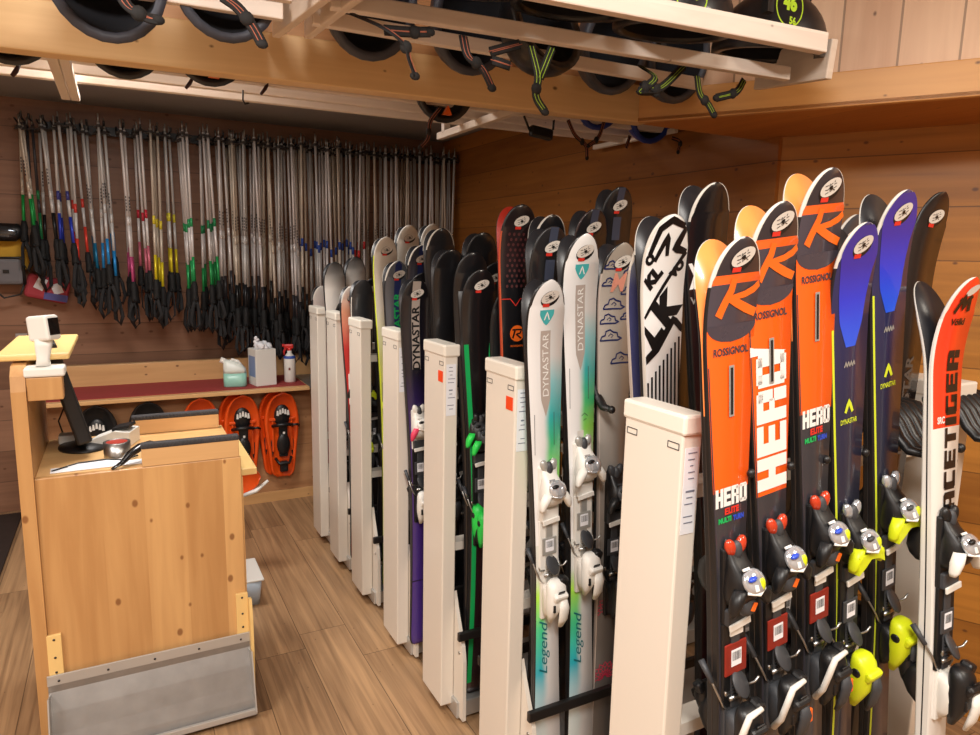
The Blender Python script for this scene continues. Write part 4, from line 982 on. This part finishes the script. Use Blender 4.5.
# row E
A((416, 279), 2.38, (420, 560), d_plain(stripe=(.01, .34, -.016, .016, K_taupe), word='DYNASTAR', wcol=K_black, wdv=.22, fade=[(0, (22, 22, 26)), (.35, (26, 22, 36)), (.6, (62, 40, 110)), (1.3, (70, 44, 130))]), 'black and purple ski with a beige lettered stripe', 'pale', .88, lean=.06, sh=.11)
A((398, 261), 2.70, (397, 330), d_plain((92, 96, 104), stripe=(.0, .3, -.014, .014, K_navy), word='DYNASTAR', wcol=K_green, wdv=.25, tip=K_tipw), 'grey ski with green sideways lettering and a navy stripe', 'lime', .9, lean=.04, sh=.11)
A((421, 245), 2.66, (419, 320), d_plain((58, 58, 70), stripe=(.0, .3, -.012, .012, K_navy), tip=K_tipw), 'dark grey ski with a navy stripe behind the beige striped ski', None, lean=-.04, sh=.11)
wf = [(0, (216, 210, 200)), (.3, (214, 208, 196)), (.6, (196, 204, 90)), (.8, (60, 62, 50))]
A((386, 237), 2.86, (390, 480), d_plain(fade=wf, tip=K_tipw, side=K_neonp), 'leftmost of the three white headed skis', 'lime', .9, lean=.04, group='white headed skis', sh=.108)
A((409, 225), 2.92, (406, 330), d_plain(fade=wf, tip=K_tipw), 'middle one of the three white headed skis', None, lean=.02, group='white headed skis', sh=.108)
A((432, 224), 2.94, (430, 330), d_plain(fade=wf, tip=K_tipw), 'rightmost of the three white headed skis', None, lean=.02, group='white headed skis', sh=.108)
# row F
A((363, 280), 3.14, (365, 480), d_plain((52, 54, 58), stick=False, side=K_tipw), 'dark grey rounded ski behind the third post', 'lime', .88, lean=.04, sh=.108)
A((352, 286), 3.22, (357, 480), d_plain(fade=[(0, (216, 212, 206)), (.12, (214, 150, 120)), (.3, (190, 40, 40)), (.9, (150, 20, 30))], tip=K_tipw), 'white and red ski between the second and third posts', 'red', .88, lean=.04, sh=.105)
gf_ = [(0, (22, 22, 24)), (.05, (120, 118, 116)), (.14, (214, 210, 204)), (.9, (210, 204, 198))]
A((335, 262), 3.54, (339, 420), d_plain(fade=gf_, stick=False), 'left of two skis fading from black tip to white', None, lean=.04, group='black to white fading skis', sh=.11)
A((356, 257), 3.56, (358, 420), d_plain(fade=gf_, stick=False), 'right of two skis fading from black tip to white', None, lean=.04, group='black to white fading skis', sh=.11)
A((322, 286), 3.90, (324, 420), d_plain(fade=[(0, (200, 196, 190)), (.9, (196, 60, 70))], stick=False, tip=K_tipw), 'short white ski between the two farthest posts', None, lean=.02, sh=.10)
# filler: black rental skis farther in along each rack, where the photo shows dark tips and bindings
def filler(rk, side, xs, hts, style='black', nm=''):
    y = RACKS[rk]+side*.135
    for j, (x, h) in enumerate(zip(xs, hts)):
        k = ('fill', h)
        if k not in SPEC:
            s = Ski(h, .12, .076, .104, .045); mt, dc = d_plain(tip=K_blk)
            o = link('ski', s.body(mt(h))); dc(o, s); fit_binding(o, s, 'black', h*.53, .31); SPEC[k] = o; c = o
        else: c = copy_tree(SPEC[k])
        B = Vector((x, y-.03 if side < 0 else y+.02, .085)); T = Vector((x-.01, RACKS[rk]+side*.105, .085+h)); ax = (T-B).normalized()
        yv = (Vector((0, 1, 0))-ax*ax.y).normalized(); xv = yv.cross(ax)
        c.matrix_world = Matrix([[xv.x, yv.x, ax.x, B.x], [xv.y, yv.y, ax.y, B.y], [xv.z, yv.z, ax.z, B.z], [0, 0, 0, 1]])
        ordn = ['farthest', 'second farthest', 'third farthest', 'fourth farthest', 'smaller stickered', 'larger stickered', 'nearest'][rk]
        tag(c, 'black rental ski deep on the '+('near' if side < 0 else 'far')+' side of the '+ordn+' rack', 'ski', 'black skis deep in the racks')
filler(6, 1, [1.36, 1.5, 1.64], [1.46, 1.5, 1.46])
filler(5, -1, [1.30, 1.44], [1.5, 1.55])
filler(5, 1, [1.26], [1.45])
filler(4, -1, [1.12, 1.26, 1.4], [1.42, 1.5, 1.55])
filler(4, 1, [1.18, 1.32, 1.46], [1.5, 1.55, 1.6])
filler(3, -1, [1.16, 1.30], [1.45, 1.5])
filler(3, 1, [1.08, 1.22], [1.45, 1.5])
filler(2, -1, [1.14, 1.28], [1.40, 1.45])
filler(2, 1, [1.1], [1.38]); filler(1, -1, [1.16], [1.4]); filler(1, 1, [1.02, 1.16], [1.30, 1.4]); filler(0, -1, [1.04, 1.18], [1.3, 1.35])
# ================================================================== SKI POLES
YP = 4.70
RAILZ = 2.29
pr = thing('pole_rail', 'long black rail with forward prongs carrying the hanging ski poles', 'rail', (0, YB-.03, RAILZ))
mb = MB(); mb.box((.92, -.02, 0), (2.55, .02, .05)); mb.build('rail', M_black, pr)
_pm = {}
def pole_set(kind, Ln):
    k = (kind, Ln)
    if k in _pm: return _pm[k]
    sh = {'silver': (206, 204, 202), 'dark': (52, 50, 54), 'white': (224, 218, 216), 'beige': (206, 194, 178)}
    base, low, band = kind
    r = random.Random(hash(str(k)) % 99); mb = MB()
    z = [.10, .13, .13+.18, .13+.181, Ln*.62, Ln*.62+.001, Ln*.62+.05, Ln*.62+.051, Ln-.05, Ln]
    pts = [(0, 0, q) for q in z]
    n = 8; segs = [(.10, .27, .0085, 1 if low else 0), (.27, Ln*.43, .0082, 0), (Ln*.43, Ln*.43+.05, .0083, 2 if band else 0), (Ln*.43+.05, Ln-.05, .0075, 0), (Ln-.05, Ln, .004, 3)]
    for a, b, rad, m in segs: mb.tube([(0, 0, a), (0, 0, b)], rad, m, n=n)
    if base != 'dark' and not band:
        for q in range(5): mb.box((0, -.0088, Ln*.43+.09+.018*q), (.006, .0006, .011), 4)
    lowm = mat('pole_low_'+str(low), low or (60, 60, 60), .35, .3); bandm = mat('pole_band_'+str(band), band or (60, 60, 60), .4)
    me = mb.mesh('ski_pole', [mat('pole_'+base, sh[base], .38, .15), lowm, bandm, M_steel, mat('pole_print', (70, 68, 74), .5)])
    mb = MB(); mb.tube([(0, 0, .005), (0, 0, .02), (0, 0, .05), (0, 0, .09), (0, 0, .125)], [.020, .021, .017, .019, .012], n=8); mb.tube([(.0, -.012, .02), (0, -.03, .012)], .008, n=6)
    g = mb.mesh('grip', M_rubber)
    mb = MB(); zb = Ln-.075
    mb.lathe([(.004, .02), (.012, .012), (.028, .0), (.030, -.003), (.026, -.002), (.010, .002)], c=(0, 0, zb), n=10)
    b = mb.mesh('basket', mat('basket_grey', (70, 66, 64), .5))
    _pm[k] = (me, g, b); return _pm[k]
def strap_mesh(v):
    r = random.Random(v); mb = MB(); d = r.uniform(.10, .17); w = r.uniform(.02, .035); s_ = r.choice((-1, 1))
    mb.tube([(0, -.012, .02), (s_*w*.6, -.022, -.03), (s_*w, -.02, -d*.7), (s_*w*.4, -.018, -d), (-s_*w*.3, -.02, -d*.8), (-s_*w*.3, -.018, -.03), (0, -.012, .015)], .011, n=6, flat=.3, a0=(1, 0, 0))
    return mb.mesh('wrist_strap', mat('strap_web', (34, 34, 36), .85))
STR = [strap_mesh(i) for i in range(8)]
CL = [ # px at top, grip-bottom pixel y, base, low colour, band colour, count, words
 (19, 243, 'beige', (28, 150, 70), None, 2, 'green lower shaft, shortest bunch at the left end'),
 (27, 250, 'dark', (28, 110, 64), (24, 110, 60), 1, 'dark green shaft, second at the left end'),
 (41, 256, 'silver', (26, 26, 28), None, 2, 'silver and black shaft, near the left end'),
 (55, 268, 'silver', (40, 60, 180), (60, 60, 130), 3, 'royal blue lower shaft'),
 (69, 280, 'silver', (226, 66, 50), (200, 60, 50), 3, 'red lower shaft'),
 (84, 281, 'silver', (20, 110, 150), None, 2, 'petrol blue lower shaft'),
 (101, 285, 'silver', (40, 140, 210), None, 4, 'sky blue lower shaft'),
 (120, 297, 'white', (196, 80, 130), None, 4, 'pink lower shaft'),
 (137, 292, 'white', (206, 110, 130), (190, 40, 60), 3, 'pale rose lower shaft and red band'),
 (153, 298, 'beige', (226, 206, 40), (220, 200, 60), 4, 'yellow lower shaft, fullest yellow bunch'),
 (167, 290, 'silver', (220, 200, 40), (210, 200, 60), 2, 'yellow lower shaft, narrow bunch'),
 (182, 304, 'white', (40, 160, 90), (40, 150, 90), 5, 'green lower shaft, in the left of two green bunches'),
 (203, 308, 'white', (36, 150, 80), (30, 130, 80), 5, 'green lower shaft, in the right of two green bunches'),
]
px = 219
while px < 456:
    i = len(CL); cols = [('silver', (34, 34, 38), None), ('white', (60, 58, 62), None), ('beige', (30, 30, 30), None)][i % 3]
    bnd = (40, 70, 150) if 290 < px < 350 else ((200, 50, 50) if 356 < px < 368 else None)
    CL.append((px, 318 + min(14, (px-219)*.2), cols[0], cols[1], bnd, 4, None)); px += 11.6
cn = 0
for ci, (px, gy, base, low, band, cnt, words) in enumerate(CL):
    top = at(px, 112+.095*(px-35), 1, YP); gb = at(px, gy, 1, YP)
    Ln0 = round((top.z-gb.z)/.04)*.04; x0 = top.x
    rr = random.Random(ci*7+1)
    mb = MB(); mb.tube([(x0+.012, -.01, 0), (x0+.012, -.16, .005), (x0+.012, -.27, .0), (x0+.012, -.28, .02)], .006, n=6); mb.tube([(x0-.012-.012, -.01, 0), (x0-.024, -.2, .004)], .005, n=6); mb.build('prong', M_black, pr)
    for j in range(cnt+1):
        Ln = round(Ln0+rr.choice((-.04, 0, 0, .04)), 2); me, g, b = pole_set((base, low, band), Ln)
        o = link('ski_pole', me); 
        dx = ((j % 2)-.5)*.022+rr.uniform(-.01, .01); y = YP+.10-.05*j+rr.uniform(-.008, .008)
        lx = rr.uniform(-.035, .035)+(.008 if ci < 13 else 0); ly = rr.uniform(-.03, .01)
        T = Vector((x0+dx, y, top.z+rr.uniform(-.02, .015))); B = T+Vector((lx, ly, -Ln)); ax = (T-B).normalized()
        yv = Vector((0, 1, 0)); yv = (yv-ax*ax.y).normalized(); xv = yv.cross(ax)
        o.matrix_world = Matrix([[xv.x, yv.x, ax.x, B.x], [xv.y, yv.y, ax.y, B.y], [xv.z, yv.z, ax.z, B.z], [0, 0, 0, 1]]) @ Matrix.Rotation(rr.uniform(-.5, .5), 4, 'Z')
        for nm, m_ in (('grip', g), ('basket', b), ('wrist_strap', STR[rr.randrange(8)])): link(nm, m_, o)
        if words: lab = 'hanging ski pole with '+words.replace('green lower shaft, shortest bunch at the left end', 'green lower shaft at the left end')
        else:
            extra = ' and a blue band' if band == (40, 70, 150) else (' and a red band' if band else '')
            third = 'left' if px < 300 else ('middle' if px < 380 else 'right end')
            lab = {'silver': 'silver', 'white': 'pale grey', 'beige': 'beige grey'}[base]+' hanging ski pole'+extra+' on the '+third+' stretch of the rail'
        tag(o, lab, 'ski pole', 'ski poles hanging on the back wall'); cn += 1

# ================================================================== LEFT WALL ITEMS
t = thing('yellow_pad', 'yellow fabric pad hanging on the left end of the wall', 'pad', (-.60, 4.87, 1.62))
mb = MB(); mb.box((0, 0, 0), (.26, .04, .2), rot=(0, .2, 0), bev=.018); mb.box((.07, -.0, -.1), (.15, .03, .12), rot=(0, -.2, 0), bev=.014); mb.build('pad', mat('yellow_fabric', (206, 160, 50), .8), t)
t = thing('ski_goggles', 'black goggles with pale reflections hanging over the yellow pad', 'goggles', (-.56, 4.80, 1.68))
mb = MB(); mb.loft([(Vector((0, 0, -.05)), .05, .02), (Vector((0, -.01, -.02)), .085, .035), (Vector((0, -.01, .02)), .09, .035), (Vector((0, 0, .05)), .07, .02)], p=3); mb.build('frame', M_black, t)
mb = MB(); mb.ball((0, -.035, 0), (.07, .014, .034), n=14, k=7); mb.build('lens', mat('mirror_lens', (90, 96, 104), .08, .8), t)
mb = MB(); mb.tube([(-.08, 0, .0), (-.09, .03, .02), (0, .05, .03), (.09, .03, .02), (.08, 0, 0)], .012, n=6, flat=.4); mb.build('headband', M_black, t)
t = thing('grey_pouch', 'grey pouch with a black rim and looped strap below the goggles', 'pouch', (-.57, 4.82, 1.46))
mb = MB(); mb.box((0, 0, 0), (.16, .05, .15), bev=.02); mb.build('pouch', mat('grey_fabric', (116, 114, 118), .85), t)
mb = MB(); mb.tube([(-.085, -.02, -.075), (-.085, -.02, .075), (.085, -.02, .08), (.085, -.02, -.075)], .009, n=6); mb.tube([(.085, -.02, -.06), (.06, -.02, -.13), (-.02, -.02, -.15), (-.085, -.02, -.08)], .006, n=6)
mb.box((0, -.028, .0), (.03, .004, .02)); mb.build('rim', M_black, t)
t = thing('patterned_bag', 'small red, blue and white patterned bag behind the leftmost poles', 'bag', (-.38, 4.84, 1.36))
mb = MB(); mb.box((0, 0, 0), (.22, .05, .14), rot=(0, .25, 0), bev=.02); mb.build('bag', mat('red_fabric', (170, 60, 70), .8), t)
mb = MB(); mb.box((-.03, -.027, .03), (.05, .004, .07), rot=(0, .5, 0)); mb.box((.05, -.027, .0), (.05, .004, .06), rot=(0, -.3, 0)); mb.build('white_patch', M_paper, t)
mb = MB(); mb.box((.04, -.028, -.05), (.12, .004, .04), rot=(0, .2, 0)); mb.build('blue_patch', mat('violet_fabric', (90, 90, 150), .8), t)
sw = at(21, 339, 1, 4.88); mb = MB(); mb.box((sw.x, 4.912, sw.z), (.06, .014, .06), bev=.004); mb.box((sw.x, 4.903, sw.z), (.035, .006, .035), bev=.002)
tag(mb.build('light_switch', mat('grey_switch', (176, 168, 166), .5)), 'small pale light switch on the back wall above the upper shelf', 'switch')

# ================================================================== HELMET RACKS
def atp(px, py, z0=2.1, y0=1.46, k=.1):
    d = RW @ np.array([px-CX, -(py-CY), -F]); t = (z0-H-k*y0)/(d[2]-k*d[1]); return Vector((0, 0, H))+Vector(d)*t
def board(mb, a, b, h, w, bev=.003, up=True):
    """board whose lower edge runs a->b"""
    d = b-a; Ln = d.length; x = d.normalized(); y = Vector((0, 0, 1)).cross(x).normalized(); z = x.cross(y)
    R = Matrix([[x.x, y.x, z.x], [x.y, y.y, z.y], [x.z, y.z, z.z]])
    mb.box((a+b)/2+z*h/2, (Ln, w, h), rot=R, bev=bev)
hr = thing('helmet_rack', 'pale slatted helmet rack in front of the beam, right section with end board', 'rack', (1.0, 1.4, 2.1))
hr2 = thing('helmet_rack', 'pale slatted helmet rack hung in front of the ceiling beam, left section', 'rack', (0, 1.4, 2.1))
def bp(name, root, a, b, h, w, m=M_slat):
    mb = MB(); o = root.location; board(mb, a-o, b-o, h, w); return mb.build(name, m, root)
bp('slat', hr, atp(470, -12), atp(823, 54), .043, .024)
bp('slat', hr, atp(330, 9), atp(787, 81), .035, .024)
bp('slat', hr, atp(312, 25), atp(700, 90), .034, .022)
bp('slat', hr2, atp(-140, -44), atp(283, 21), .036, .022)
bp('slat', hr2, atp(-140, -66), atp(292, 3), .036, .022)
bp('end_board', hr, atp(829, 79), atp(756, 90), .098, .022, M_slatY)
bp('cross_board', hr, atp(308, 39), atp(372, -10), .075, .02, M_slatY)
bp('cross_board', hr2, atp(276, 38), atp(340, -10), .075, .02, M_slatY)
for root, xs in ((hr, (.45, 1.4)), (hr2, (-.2, .2))):   # hangers up to the ceiling
    for x in xs:
        for y in (1.25, 1.62):
            mb = MB(); mb.box((x-root.location.x, y-1.4, .38), (.02, .02, .58)); mb.build('hanger', M_dsteel, root)
hb = thing('helmet_rack', 'pale slatted helmet rack under the low ceiling behind the beam', 'rack', (.9, 2.7, 2.15))
for y in (2.53, 2.68, 2.82):
    mb = MB(); a = Vector((-2.3, y+.10, 2.15)); b = Vector((2.17, y-.10, 2.15)); board(mb, a-hb.location, b-hb.location, .03, .03); mb.build('slat', M_slat, hb)
for x in (-.135, -.105, 1.33):
    mb = MB(); board(mb, Vector((x, 3.02, 2.125))-hb.location, Vector((x, 2.30, 2.125))-hb.location, .024 if x != 1.33 else .03, .028 if x < 1 else .03); mb.build('cross_board', M_slatY, hb)
mb = MB(); board(mb, Vector((2.15, 2.95, 2.145))-hb.location, Vector((2.15, 2.36, 2.145))-hb.location, .022, .02); mb.build('end_board', M_slatY, hb)
for x in (-.12, 1.33):
    for y in (2.4, 2.95):
        mb = MB(); mb.box((x-.9, y-2.7, .145), (.03, .03, .29)); mb.build('hanger', M_slat, hb)

M_shell_g = mat('grey_helmet_shell', (64, 68, 80), .5); M_shell_b = mat('black_helmet_shell', (26, 27, 32), .4, coat=.2); M_liner = mat('helmet_liner', (18, 19, 26), .95)
M_web = mat('helmet_web', (26, 24, 24), .8); M_webs = mat('web_stripe', (170, 96, 72), .7); M_webn = mat('web_neon', (150, 180, 46), .6)
M_shell_bl = mat('blue_helmet_shell', (30, 60, 150), .35, coat=.3)
def helmet_meshes(shell):
    if ('hm', shell.name) in _bm: return _bm[('hm', shell.name)]
    def dome(mb, a, b, h, z0, m, n=26, k=10, rev=False):
        pr_ = [(math.cos(PI/2*i/k), math.sin(PI/2*i/k)) for i in range(k+1)]
        vs = [(a*max(r, .0001)*math.cos(2*PI*j/n), b*max(r, .0001)*math.sin(2*PI*j/n), z0+h*z) for r, z in pr_ for j in range(n)]
        mb.add(vs, [(i*n+j, i*n+(j+1) % n, (i+1)*n+(j+1) % n, (i+1)*n+j) for i in range(k) for j in range(n)], m, True)
    mb = MB(); dome(mb, .118, .135, .125, 0, 0)
    n = 26; ring = []
    for a, b, z in ((.118, .135, 0), (.117, .134, -.012), (.098, .114, -.012), (.097, .113, .0)):
        ring += [(a*math.cos(2*PI*j/n), b*math.sin(2*PI*j/n), z) for j in range(n)]
    mb.add(ring, [(i*n+j, i*n+(j+1) % n, (i+1)*n+(j+1) % n, (i+1)*n+j) for i in range(3) for j in range(n)], 0, True)
    for sx in (-1, 1):
        for q in range(3): mb.box((sx*(.035), -.05+.045*q, .118-.012*abs(q-1)), (.014, .03, .012), 1, rot=(0, sx*.3, 0), bev=.003)
    a = mb.mesh('shell', [shell, M_black])
    mb = MB(); dome(mb, .0965, .1125, .105, -.004, 0); b = mb.mesh('liner', [M_liner])
    _bm[('hm', shell.name)] = (a, b); return a, b
def strap_world(root, pts, stripe, w=.011):
    o = root.location; mb = MB(); P_ = [Vector(p)-o for p in pts]
    if len(P_) > 2:      # rounded webbing
        Q = [2*P_[0]-P_[1]]+P_+[2*P_[-1]-P_[-2]]; out = []
        for i in range(1, len(Q)-2):
            for k in range(5):
                t = k/5; out.append(.5*((2*Q[i])+(Q[i+1]-Q[i-1])*t+(2*Q[i-1]-5*Q[i]+4*Q[i+1]-Q[i+2])*t*t+(3*Q[i]-Q[i-1]-3*Q[i+1]+Q[i+2])*t**3))
        P_ = out+[P_[-1]]
    mb.tube(P_, w, 0, n=8, flat=.22, a0=(1, 0, 0))
    for dx in (-.0045, .0045):
        mb.tube([p+Vector((dx, -.0022, 0)) for p in P_], .0010, 1, n=5)
    if len(P_) > 6:
        q = P_[int(len(P_)*.55)]; mb.ball(q, (w*1.3, .008, .014), 0, n=10, k=6); mb.ball(P_[-1], (w*1.1, .006, .009), 0, n=8, k=5)
    return mb.build('chin_strap', [M_web, stripe], root)
def helmet(loc, rot, shell, label, straps=(), stripe=None, sticker_=None, extra=None):
    t = thing('ski_helmet', label, 'helmet', loc, 0, 'rental helmets in the ceiling racks')
    a, b = helmet_meshes(shell); s_ = link('shell', a, t); s_.rotation_euler = rot; l = link('liner', b, t); l.rotation_euler = rot
    for p in straps: strap_world(t, p, stripe or M_webs)
    return t, s_
def rowA(px, pyb, y, lab, shell=M_shell_g, rot=(-1.35, 0, 0), sc_=1.0, **k):
    p = at(px, pyb-5, 1, y-.02); return helmet((p.x, y, p.z+.135*sc_), rot, shell, lab, **k)
A_ = lambda x, y, Y: at(x, y, 1, Y)
rowA(110, 44, 1.74, 'grey rimmed upturned helmet at the far left of the front rack', straps=[[A_(118, -12, 1.5), A_(128, 6, 1.48), A_(146, 17, 1.48), A_(158, 20, 1.48)]])
rowA(230, 44, 1.74, 'grey rimmed upturned helmet left of the double cross boards, its striped strap hanging down', straps=[[A_(222, -4, 1.46), A_(238, 8, 1.46), A_(252, 26, 1.46), A_(262, 44, 1.46)]])
rowA(374, 63, 1.74, 'grey rimmed upturned helmet just right of the double cross boards', straps=[[A_(352, 14, 1.5), A_(384, 28, 1.44), A_(404, 44, 1.44), A_(409, 60, 1.44), A_(415, 76, 1.44)], [A_(384, 30, 1.45), A_(410, 32, 1.45), A_(430, 32, 1.45)]])
rowA(476, 78, 1.74, 'grey rimmed upturned helmet second to the right of the double cross boards', straps=[[A_(463, 36, 1.46), A_(468, 56, 1.44), A_(482, 68, 1.44), A_(492, 88, 1.44)], [A_(492, 60, 1.45), A_(510, 66, 1.45)], [A_(490, 52, 1.45), A_(520, 44, 1.45)]])
rowA(548, 81, 1.62, 'black narrow helmet with neon piped strap hanging straight down', shell=M_shell_b, rot=(-1.9, 0, .2), stripe=M_webn, straps=[[A_(531, 46, 1.44), A_(538, 76, 1.44), A_(536, 96, 1.44), A_(545, 112, 1.44)], [A_(552, 48, 1.44), A_(540, 78, 1.44)]])
rowA(617, 98, 1.74, 'dark helmet with tangled neon piped straps in the front rack', shell=M_shell_g, stripe=M_webn, straps=[[A_(640, 66, 1.5), A_(655, 78, 1.45), A_(640, 92, 1.45), A_(656, 94, 1.45)], [A_(684, 66, 1.48), A_(660, 88, 1.45), A_(645, 84, 1.45)]])
rowA(680, 107, 1.74, 'dark helmet nearest the end board with a neon striped strap end', shell=M_shell_g, stripe=M_webn, straps=[[A_(697, 76, 1.44), A_(700, 94, 1.44), A_(708, 104, 1.44), A_(714, 115, 1.44)], [A_(744, 80, 1.45), A_(736, 92, 1.45), A_(716, 98, 1.45)]])
# upright helmets resting on the slats
for px_, lab, st in ((395, 'black helmet on top of the front rack above the cross boards', None), (490, 'black helmet standing on the front slats, fourth from the end board', None), (590, 'black helmet standing on the front slats, third from the end board', None),
                 (690, 'black helmet with a neon round 46 sticker cut by the top of the picture', '46'), (788, 'black helmet with a neon round 46 and 56 sticker beside the end board', '46')):
    q = atp(px_, 22+(px_-490)*.165); y = 1.40
    p = Vector((at(px_-8, 40, 1, 1.36).x, 1.40, q.z+.085))
    t, s_ = helmet(p, (.15, 0, 0), M_shell_b, lab)
    for ch in t.children: ch.scale = (1.22, 1.1, 1.15)
    if st:
        c = at(px_+2, 6 if px_ > 700 else -6, 1, 1.225)-p; mb = MB()
        n = 40; r1, r2 = .047, .0435
        mb.add([(c.x+r*math.cos(2*PI*j/n), c.y, c.z+r*math.sin(2*PI*j/n)) for r in (r1, r2) for j in range(n)], [(j, (j+1) % n, n+(j+1) % n, n+j) for j in range(n)], 0)
        mb.build('sticker_ring', [mat('neon_lime', (186, 230, 40), .5), M_shell_b], t)
        flat_text('46', c+Vector((0, -.001, .008)), (1, 0, 0), (0, 0, 1), .038, mat('neon_lime', (186, 230, 40), .5), bold=.06, parent=t)
        flat_text('56', c+Vector((.012, -.001, -.031)), (1, 0, 0), (0, 0, 1), .018, mat('neon_lime', (186, 230, 40), .5), bold=.04, parent=t)
        if px_ > 700:
            flat_text('[=]', c+Vector((.05, -.001, -.048)), (1, 0, 0), (0, 0, 1), .010, M_paper, parent=t) if False else None
            mb = MB(); mb.box(c+Vector((.052, 0, -.05)), (.014, .002, .012)); mb.build('care_tag', M_paper, t)
# helmets of the rear rack, only their lower rims below the beam
for px_, pyb, sh_, lab, st in ((8, 56, M_shell_b, 'black helmet in the rear rack at the left picture edge', []), (125, 71, M_shell_b, 'black helmet rim between the slats of the rear rack, beside the small hook', []),
        (212, 79, M_shell_b, 'black helmet with an orange triangle in the left part of the rear rack', []),
        (448, 117, M_shell_b, 'black helmet with an orange triangle beside the rear cross board', [[(440, 108), (430, 122), (428, 138), (420, 148)]]),
        (603, 125, M_shell_bl, 'blue black helmet rim in the rear rack, left of three', [[(568, 120), (575, 135), (586, 146), (587, 158)], [(604, 122), (598, 138), (588, 146)]]),
        (655, 139, M_shell_bl, 'blue black helmet rim in the rear rack, middle of three', [[(630, 136), (626, 148)]]), (708, 143, M_shell_bl, 'blue black helmet rim in the rear rack, right of three', [[(672, 138), (680, 142), (678, 152)]])):
    y = 2.40; p = at(px_, pyb, 1, y-.02)
    t, s_ = helmet((p.x, y, p.z+.118), (-1.3, 0, 0), sh_, lab)
    for q in st: strap_world(t, [at(a, b, 1, 2.28) for a, b in q], M_webs, .008)
    if 'triangle' in lab:
        c = at(px_+(0 if px_ > 300 else 2), pyb-6, 1, y-.03)-t.location; mb = MB(); mb.prism([(c.x-.016, c.z-.012), (c.x+.016, c.z-.012), (c.x+.002, c.z+.02)], 'Y', c.y, c.y+.02); mb.build('triangle_mark', K_or, t)
# black pouch hanging under the rear rack
t = thing('goggle_pouch', 'small black pouch hanging by two straps under the rear rack', 'pouch', at(541, 133, 1, 2.45))
o_ = t.location
mb = MB(); mb.box((0, 0, 0), (.105, .03, .045), rot=(0, .1, 0), bev=.01); mb.build('pouch', M_black, t)
mb = MB()
for a, b in (((524, 116), (530, 131)), ((554, 119), (553, 130))): mb.tube([at(a[0], a[1], 1, 2.45)-o_, at(b[0], b[1], 1, 2.45)-o_], .008, n=6, flat=.4)
mb.build('strap', M_web, t)
for q, (px_, py_, lab) in enumerate(((16, 70, 'dark strap end dangling in the rear rack near the left picture edge'), (190, 82, 'dark strap end hanging right of the small hook'), (265, 88, 'larger dark strap end hanging left of the rear helmets'))):
    mb = MB(); mb.tube([at(px_+4, py_-7, 1, 2.5), at(px_, py_+1, 1, 2.5), at(px_-4, py_+6, 1, 2.5)], [.01, .016, .013], n=6, flat=.4)
    tag(mb.build('strap_end', mat('maroon_web', (60, 30, 28), .8)), lab, 'strap')
for px_, py_, lab in ((130, 70, 'small black wire hook under the rear rack, left one'), (243, 100, 'small black wire hook under the rear rack, right one')):
    mb = MB(); mb.tube([at(px_, py_-10, 1, 2.45), at(px_, py_, 1, 2.45), at(px_+2, py_+4, 1, 2.45), at(px_+6, py_+3, 1, 2.45)], .0028, n=6)
    tag(mb.build('wire_hook', M_black), lab, 'hook')

# ================================================================== LIGHT
def area(name, loc, size, power, col, rot=(0, 0, 0), sy=None):
    l = bpy.data.lights.new(name, 'AREA'); l.energy = power; l.color = col; l.shape = 'RECTANGLE'; l.size = size; l.size_y = sy or size
    o = bpy.data.objects.new(name, l); C.objects.link(o); o.location = loc; o.rotation_euler = rot; return o
area('ceiling_lamp', (.0, -.3, 2.72), .5, 104, (1, .945, .875), sy=1.2)
area('ceiling_lamp', (-1.5, .9, 2.70), .5, 70, (1, .95, .89), sy=1.0)
area('ceiling_lamp', (1.9, -.5, 2.70), .4, 44, (1, .90, .76), sy=.8)
area('aisle_lamp', (.0, 3.0, 2.42), .8, 40, (1, .95, .9), sy=.5)
w = bpy.data.worlds.new('world'); sc.world = w; w.use_nodes = True
w.node_tree.nodes['Background'].inputs[0].default_value = (1, .9, .8, 1); w.node_tree.nodes['Background'].inputs[1].default_value = .15
sc.view_settings.view_transform = 'Standard'; sc.view_settings.look = 'None'; sc.view_settings.exposure = -0.13; sc.view_settings.gamma = 1
sc.view_settings.use_curve_mapping = False
